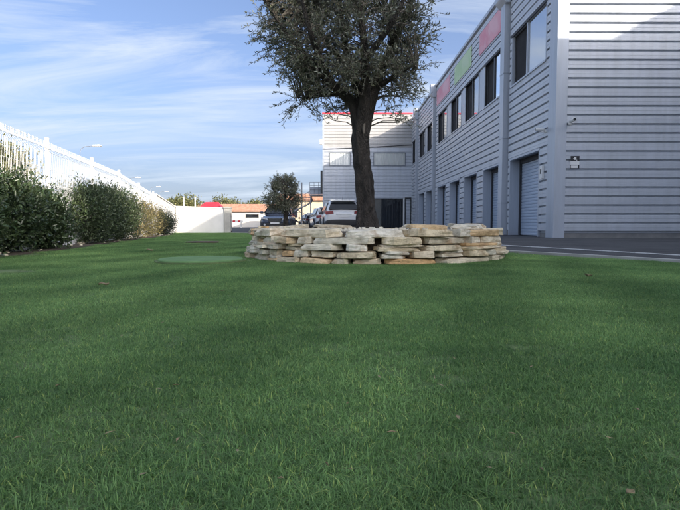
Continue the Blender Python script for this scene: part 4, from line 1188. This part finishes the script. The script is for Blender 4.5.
# ------------------------------------------------------------------ spiral fire stair and landing beside the rear wing
ss = thing('spiral_staircase', (-3.05, 46.4, 0), 'grey steel spiral stair with railed landing at the rear wing corner', 'staircase')
MB().tube([(0, 0, -.02), (0, 0, 4.2)], .07, 12).build('pole', M['galv'], ss)
nst = 17
for i in range(nst):
    a = R(20 - i * 21); z = 3.05 - (i + 1) * 3.05 / (nst + 1)
    c, s = math.cos(a), math.sin(a); da = R(12)
    mb = MB()
    poly = [(math.cos(a - .06) * .06, math.sin(a - .06) * .06), (math.cos(a - da) * .95, math.sin(a - da) * .95), (math.cos(a + da) * .95, math.sin(a + da) * .95), (math.cos(a + .06) * .06, math.sin(a + .06) * .06)]
    mb.prism(poly, 'z', z - .04, z); mb.build('step', M['galv'], ss)
    MB().tube([(c * .93, s * .93, z - .02), (c * .93, s * .93, z + .95)], .014, 6).build('baluster', M['galv'], ss)
rail = []; string = []
for i in range(nst + 1):
    a = R(20 - (i - .0) * 21); z = 3.05 - (i + 1) * 3.05 / (nst + 1)
    rail.append((math.cos(a) * .93, math.sin(a) * .93, z + .95)); string.append((math.cos(a) * .95, math.sin(a) * .95, z - .1))
MB().tube(rail, .025, 6).build('handrail', M['galv'], ss)
MB().tube(string, .075, 6).build('stringer', M['galv'], ss)
MB().box(.75, 1.96, -.9, .7, 2.98, 3.08).build('landing', M['galv'], ss)
for z in (3.5, 3.85, 4.15):
    MB().tube([(.78, -.88, z), (1.94, -.88, z)], .02, 6).build('rail_bar', M['galv'], ss)
for x in (.78, 1.16, 1.55, 1.94):
    MB().tube([(x, -.88, 3.08), (x, -.88, 4.15)], .02, 6).build('rail_post', M['galv'], ss)
MB().tube([(.85, -.8, -.02), (.85, -.8, 2.98)], .05, 8).build('support_post', M['galv'], ss)
MB().box(.80, 1.9, -.86, -.84, 3.1, 3.75).build('kick_panel', M['clad_trim'], ss)

# ------------------------------------------------------------------ far houses, canopy, lamps, posts, trees
def house(name, c, sx, sy, eave, ridge, label, wallm, windows, rz=0, along='x'):
    t = thing(name, (c[0], c[1], -.02), label, 'house', rz)
    w = MB(); w.box(-sx / 2, sx / 2, -sy / 2, sy / 2, 0, eave)
    w.build('wall', wallm, t)
    r = MB(); e = .4
    r.prism([(-sy / 2 - e, eave - .05), (0, ridge), (sy / 2 + e, eave - .05), (sy / 2 + e, eave + .08), (0, ridge + .16), (-sy / 2 - e, eave + .08)], 'x', -sx / 2 - e, sx / 2 + e)
    ro = r.build('roof', M['roof_tile'], t)
    g = MB(); g.prism([(-sy / 2, eave), (sy / 2, eave), (0, ridge - .02)], 'x', -sx / 2 + .01, sx / 2 - .01); g.build('gable', wallm, t)
    # rows of tiles on the visible slope
    nrow = 9
    for i in range(nrow):
        f0_, f1_ = i / nrow, (i + 1) / nrow
        y0, z0 = -sy / 2 - e + (sy / 2 + e) * f0_, eave + .08 + (ridge + .08 - eave) * f0_
        y1, z1 = -sy / 2 - e + (sy / 2 + e) * f1_, eave + .08 + (ridge + .08 - eave) * f1_
        tm = MB(); tm.prism([(y0, z0 + .002), (y0, z0 + .075), (y1, z1 + .02), (y1, z1 + .002)], 'x', -sx / 2 - e - .02, sx / 2 + e + .02); tm.build('tile_row', M['roof_tile'], ro)
    for (x, z, ww, hh) in windows:
        f = MB(); f.box(x - ww / 2 - .08, x + ww / 2 + .08, -sy / 2 - .05, -sy / 2 + .02, z - .08, z + hh + .08); fo = f.build('window', M['kerb'], t)
        MB().box(x - ww / 2, x + ww / 2, -sy / 2 - .07, -sy / 2 - .051, z, z + hh).build('pane', M['car_glass'], fo)
    return t
house('tiled_house', (-18.0, 86, 0), 16.5, 9, 2.55, 3.75, 'long low house with pale walls and faded clay tile roof', M['house_white'], [(4.8, 1.55, 2.0, .5), (-3.5, 1.3, 1.2, .9), (-.2, 1.3, 1.2, .9)])
house('cream_house', (-3.2, 72, 0), 9.5, 8, 3.7, 4.6, 'cream house catching the sun behind the spiral stair', M['cream'], [(-2.4, 1.4, 1.1, 1.2), (1.0, 1.4, 1.1, 1.2)])

cn = thing('red_canopy', (-14.9, 62, 0), 'small bright red pitched canopy behind the far white wall', 'canopy')
for x in (-1.15, 1.15):
    for y in (-1.1, 1.1): MB().tube([(x, y, -.02), (x, y, 2.35)], .045, 8).build('post', M['white_paint'], cn)
rf = MB(); rf.add([(-1.4, -1.35, 2.3), (1.4, -1.35, 2.3), (1.4, 1.35, 2.3), (-1.4, 1.35, 2.3), (-.8, 0, 3.15), (.8, 0, 3.15)], [(0, 1, 5, 4), (1, 2, 5), (2, 3, 4, 5), (3, 0, 4), (3, 2, 1, 0)])
rf.build('roof', M['red'], cn)
rf = MB(); rf.box(-1.41, 1.41, -1.36, -1.34, 2.1, 2.32); rf.build('valance', M['red'], cn)

def street_lamp(px, py, H, label):
    Yd = (H - EYE) * 511 / (225 - py); X = (px - 335.5) / 511 * Yd
    t = thing('street_lamp', (X - 1.6, Yd, -.02), label, 'street lamp', 0, 'street lamps beyond the fence')
    mb = MB(); mb.tube([(0, 0, 0), (0, 0, 1.0), (0, 0, H - .7)], [.06, .045, .03], 10); mb.build('pole', M['galv'], t)
    mb = MB(); mb.tube([(0, 0, H - .72), (.12, 0, H - .3), (.5, 0, H - .08), (1.3, 0, H)], [.03, .028, .026, .024], 8); mb.build('arm', M['galv'], t)
    hd = MB(); hd.prism([(1.2, H - .06), (2.05, H - .05), (2.1, H + .02), (1.9, H + .10), (1.25, H + .07)], 'y', -.16, .16); hd.build('lamp_head', M['white_paint'], t, bevel=.02)
    gl = MB(); gl.box(1.4, 2.0, -.12, .12, H - .085, H - .06); gl.build('lens', M['lamp_clear'], t)
street_lamp(100, 147, 8, 'street lamp whose head floats highest above the fence')
street_lamp(140, 178, 8, 'street lamp second nearest above the fence')
street_lamp(160, 187, 8, 'street lamp third along the road beyond the fence')
street_lamp(168, 191.5, 8, 'farthest street lamp above the white wall corner')
for px, lb in ((184.8, 'thin white post behind the white wall left of the red canopy'), (196, 'thin white post rising behind the red canopy')):
    Yd = 50; X = (px - 335.5) / 511 * Yd
    t = thing('flag_post', (X, Yd, -.02), lb, 'post')
    MB().tube([(0, 0, 0), (0, 0, 3.05)], [.07, .05], 10).build('shaft', M['white_paint'], t)
    MB().lathe([(.07, 3.05), (.08, 3.09), (.03, 3.14)], 'z', 10).build('cap', M['white_paint'], t)
bar = thing('barrier', (-12.9, 66, -.012), 'red and white road barrier beyond the gate pillar', 'barrier')
for x in (-.75, .75): MB().box(x - .04, x + .04, -.25, .25, 0, .95).build('leg', M['white_paint'], bar)
for i in range(6): MB().box(-1.0 + i * .335, -1.0 + (i + 1) * .335 - .003, -.03, .03, .72, .98).build('board', M['red'] if i % 2 == 0 else M['white_paint'], bar)

def far_tree(loc, rad, cz, label, seed, m='far_leaf', leaf=(.34, .22), n_cl=260):
    t = thing('tree', loc, label, 'tree', 0, 'trees beyond the site')
    P, D, N, L, Wd = bush_leaves(n_cl, 14, rad, (0, 0, cz), 0, .35, .26 * rad[2] ** .5, leaf, seed)
    link('crown', leaf_mesh('crown', P, D, N, L, Wd, M[m]), t)
    mb = MB(); mb.tube([(0, 0, -.05), (.03, 0, cz * .5), (0, 0, cz)], [.16, .12, .06], 8)
    for i in range(7):
        a = i * .9; mb.tube([(0, 0, cz * (.4 + .05 * i)), (math.cos(a) * rad[0] * .55, math.sin(a) * rad[1] * .55, cz + rad[2] * (.3 - .05 * i))], [.07, .015], 6)
    mb.build('trunk', M['bark'], t)
far_tree((-12.9, 18.8, 0), (1.6, 1.6, 1.25), 2.05, 'yellow-green tree seen through the mesh fence at the left', 2.2, leaf=(.16, .08), n_cl=900)
far_tree((-23.4, 80, 0), (2.5, 2.5, 1.9), 3.0, 'green tree behind the white posts', 5.1)
far_tree((-19.6, 92, 0), (3.3, 3, 1.9), 3.1, 'yellow-green tree above the red canopy', 7.7)
far_tree((-27.5, 98, 0), (1.8, 2.5, 1.5), 2.9, 'tree half hidden by the white wall corner', 3.4)
far_tree((-21.8, 104, 0), (4.5, 3, 1.8), 3.1, 'tree at the left end of the tiled roof', 9.3)
far_tree((-17.0, 108, 0), (2.6, 3, 1.5), 3.9, 'small tree showing over the middle of the tiled roof', 6.1)
far_tree((-9.0, 95, 0), (3.2, 3, 1.7), 2.9, 'tree between the young olive and the cream house', 8.8)

# ------------------------------------------------------------------ lids in the lawn and dry leaves
def lid(loc, rad, label, m, h=.028):
    t = thing('inspection_lid', loc, label, 'lid', 0, 'lids in the lawn')
    mb = MB(); mb.lathe([(rad, -.01), (rad, h - .008), (rad - .01, h), (rad - .05, h + .002), (.02, h + .004)], 'z', 48); mb.build('cover', m, t)
    mb = MB(); mb.lathe([(rad + .03, -.01), (rad + .03, .006), (rad + .004, .006), (rad + .004, -.01)], 'z', 48, closed=True); mb.build('rim', M['thatch'], t)
LIDS = [((-1.36, 5.18), .42), ((-2.75, 10.6), .34), ((-2.66, 4.0), .17)]
lid((-1.36, 5.18, .012), .42, 'round green lid flush with the lawn left of the near planter', M['cover_green'], .022)
lid((-2.75, 10.6, .0), .34, 'dark round lid farther back in the lawn', M['box_leaf_shaded'] if False else M['soil'], .03)
lid((-2.66, 4.0, -.004), .17, 'dark sunken lid in the lawn at the left edge of the picture', M['thatch'], .012)
def leaf_litter(px, py, s, label, rz):
    p = gp(px, py, .03)
    t = MB()
    n = 9; vs = []; 
    for i in range(n):
        u = i / (n - 1); w = math.sin(u * math.pi) ** .7 * .34
        z = .25 * (u - .5) ** 2 + .1 * math.sin(u * 6)
        for v in (-1, 0, 1): vs.append(((u - .5) * s, v * w * s, (z + abs(v) * .16) * s))
    fs = []
    for i in range(n - 1):
        for k_ in range(2): fs.append((i * 3 + k_, i * 3 + k_ + 1, (i + 1) * 3 + k_ + 1, (i + 1) * 3 + k_))
    t.add(vs, fs)
    o = t.build('dry_leaf', M['dry_leaf'], None, smooth=True, loc=(p.x, p.y, .034), rot=(.15, -.1, rz))
    sm = o.modifiers.new('thick', 'SOLIDIFY'); sm.thickness = .0012
    tag(o, label, 'leaf', 'dry leaves on the lawn')
leaf_litter(104, 285.5, .055, 'largest dry leaf lying on the lawn at the left', .5)
leaf_litter(588, 277, .07, 'dry leaf on the lawn right of the planter', 1.2)
leaf_litter(150, 251, .09, 'dry leaf near the hedge left of the green lid', .2)
leaf_litter(630, 496, .014, 'tiny white leaf scrap at the lower right of the lawn', .4)

# ------------------------------------------------------------------ grass
def grass_patch(name, size, n, hmin, hmax, wd, seed, seg=3):
    r = np.random.default_rng(seed)
    # clumped seats
    nc = max(6, n // 16)
    cc = r.uniform(-size / 2, size / 2, (nc, 2))
    P = cc[r.integers(0, nc, n)] + r.normal(size=(n, 2)) * size * .045
    fill = r.random(n) < .45
    P[fill] = r.uniform(-size / 2, size / 2, (int(fill.sum()), 2))
    h = r.uniform(hmin, hmax, n) * r.choice([1, 1, 1, .6, 1.25], n)
    ang = r.uniform(0, 2 * np.pi, n); lean = np.abs(r.normal(0, .8, n)) + .15
    dirx, diry = np.cos(ang), np.sin(ang)
    w = wd * r.uniform(.6, 1.3, n)
    tw = ang + np.pi / 2 + r.normal(0, .5, n)
    sx, sy = np.cos(tw), np.sin(tw)
    V = np.zeros((n, 2 * seg + 1, 3), np.float32)
    curl = r.uniform(.6, 2.2, n)
    for s in range(seg + 1):
        u = s / seg
        bend = lean * u ** curl
        cx = P[:, 0] + dirx * h * bend * u * 1.1; cy = P[:, 1] + diry * h * bend * u * 1.1
        cz = h * u * (1 - .28 * np.minimum(bend, 1.6) * u) - .004
        ww = w * (1 - u ** 1.6) * .5
        if s < seg:
            V[:, 2 * s, 0] = cx - sx * ww; V[:, 2 * s, 1] = cy - sy * ww; V[:, 2 * s, 2] = cz
            V[:, 2 * s + 1, 0] = cx + sx * ww; V[:, 2 * s + 1, 1] = cy + sy * ww; V[:, 2 * s + 1, 2] = cz
        else:
            V[:, 2 * seg, 0] = cx; V[:, 2 * seg, 1] = cy; V[:, 2 * seg, 2] = cz
    k = 2 * seg + 1
    b = np.arange(n) * k
    F = []
    for s in range(seg - 1):
        F += [np.stack([b + 2 * s, b + 2 * s + 1, b + 2 * s + 3], 1), np.stack([b + 2 * s, b + 2 * s + 3, b + 2 * s + 2], 1)]
    F.append(np.stack([b + 2 * seg - 2, b + 2 * seg - 1, b + 2 * seg], 1))
    me = np_mesh(name, V.reshape(-1, 3), np.concatenate(F, 0), M['grass'], smooth=True)
    at = me.attributes.new('tint', 'FLOAT', 'POINT')
    at.data.foreach_set('value', np.repeat(np.where(r.random(n) < .06, r.uniform(.9, 1, n), r.uniform(0, .88, n)), k).astype(np.float32))
    return bpy.data.objects.new(name, me)      # source only, never linked to the scene

def in_poly(x, y, poly):
    c = False; j = len(poly) - 1
    for i in range(len(poly)):
        xi, yi = poly[i]; xj, yj = poly[j]
        if (yi > y) != (yj > y) and x < (xj - xi) * (y - yi) / (yj - yi) + xi: c = not c
        j = i
    return c
def grass_field(label, y0, y1, step, patches, margin):
    rnd = random.Random(3)
    pts = []
    y = y0
    while y < y1:
        x = -9.0
        while x < 8:
            px, py = x + rnd.uniform(-.5, .5) * step, y + rnd.uniform(-.5, .5) * step
            x += step
            if abs(px) > .80 * max(py, 0) + 2.2: continue
            if not in_poly(px, py, lawn): continue
            if any(not in_poly(px + a_ * margin, py + b_ * margin, lawn) for a_, b_ in ((1, 0), (0, 1), (-1, 0))): continue
            if math.hypot(px - PC[0], py - PC[1]) < 1.40 + margin * .6 or math.hypot(px + 2, py - 20) < .9 + margin * .6: continue
            if any(math.hypot(px - c[0], py - c[1]) < rd + margin * .8 for c, rd in LIDS): continue
            pts.append((px, py, 0))
        y += step
    me = bpy.data.meshes.new('grass'); me.from_pydata(pts, [], [])
    o = tag(link('grass', me), label, 'grass', kind='stuff')
    ng = bpy.data.node_groups.new('grass_scatter', 'GeometryNodeTree')
    ng.interface.new_socket('Geometry', in_out='INPUT', socket_type='NodeSocketGeometry')
    ng.interface.new_socket('Geometry', in_out='OUTPUT', socket_type='NodeSocketGeometry')
    N_, L_ = ng.nodes, ng.links
    gi, go = N_.new('NodeGroupInput'), N_.new('NodeGroupOutput')
    g2i = N_.new('GeometryNodeGeometryToInstance')
    for p in patches:
        oi = N_.new('GeometryNodeObjectInfo'); oi.inputs['Object'].default_value = p
        L_.new(oi.outputs['Geometry'], g2i.inputs[0])
    iop = N_.new('GeometryNodeInstanceOnPoints'); iop.inputs['Pick Instance'].default_value = True
    L_.new(gi.outputs[0], iop.inputs['Points']); L_.new(g2i.outputs[0], iop.inputs['Instance'])
    ri = N_.new('FunctionNodeRandomValue'); ri.data_type = 'INT'; ri.inputs[4].default_value = 0; ri.inputs[5].default_value = len(patches) - 1
    L_.new(ri.outputs[2], iop.inputs['Instance Index'])
    rv = N_.new('FunctionNodeRandomValue'); rv.data_type = 'FLOAT_VECTOR'
    rv.inputs[0].default_value = (0, 0, 0); rv.inputs[1].default_value = (0, 0, 6.283)
    L_.new(rv.outputs[0], iop.inputs['Rotation'])
    rs = N_.new('FunctionNodeRandomValue'); rs.data_type = 'FLOAT'; rs.inputs[2].default_value = .82; rs.inputs[3].default_value = 1.2
    L_.new(rs.outputs[1], iop.inputs['Scale'])
    L_.new(iop.outputs[0], go.inputs[0])
    md = o.modifiers.new('grass', 'NODES'); md.node_group = ng
    return o
near_p = [grass_patch('grass_patch', .26, 2800, .008, .0195, .0019, 50 + i, 4) for i in range(6)]
far_p = [grass_patch('grass_patch', .5, 3000, .012, .024, .0034, 80 + i, 2) for i in range(4)]
grass_field('short green grass of the lawn close to the camera', -1.5, 6.0, .145, near_p, .13)
grass_field('short green grass of the lawn farther back', 6.0, 23.7, .29, far_p, .22)

# small bits of dead leaf and straw lying in the turf
lt = MB()
rl = random.Random(77)
for i in range(110):
    y = .7 + 6.5 * rl.random() ** 1.6; x = rl.uniform(-.72, .72) * y + rl.uniform(-.4, .4)
    if not in_poly(x, y, lawn) or math.hypot(x - PC[0], y - PC[1]) < 1.65: continue
    s_ = rl.uniform(.004, .011) * (1.6 if rl.random() < .1 else 1); a_ = rl.random() * 6.28; w_ = s_ * rl.uniform(.15, .45)
    c_, n_ = math.cos(a_), math.sin(a_); z_ = .012 + rl.random() * .008
    lt.add([(x - c_ * s_, y - n_ * s_, z_), (x + n_ * w_, y - c_ * w_, z_ + .002), (x + c_ * s_, y + n_ * s_, z_ + rl.uniform(-.003, .006)), (x - n_ * w_, y + c_ * w_, z_ + .002)], [(0, 1, 2), (0, 2, 3)])
tag(lt.build('leaf_litter', M['dry_leaf']), 'tiny dead leaf bits scattered in the turf', 'litter', kind='stuff')
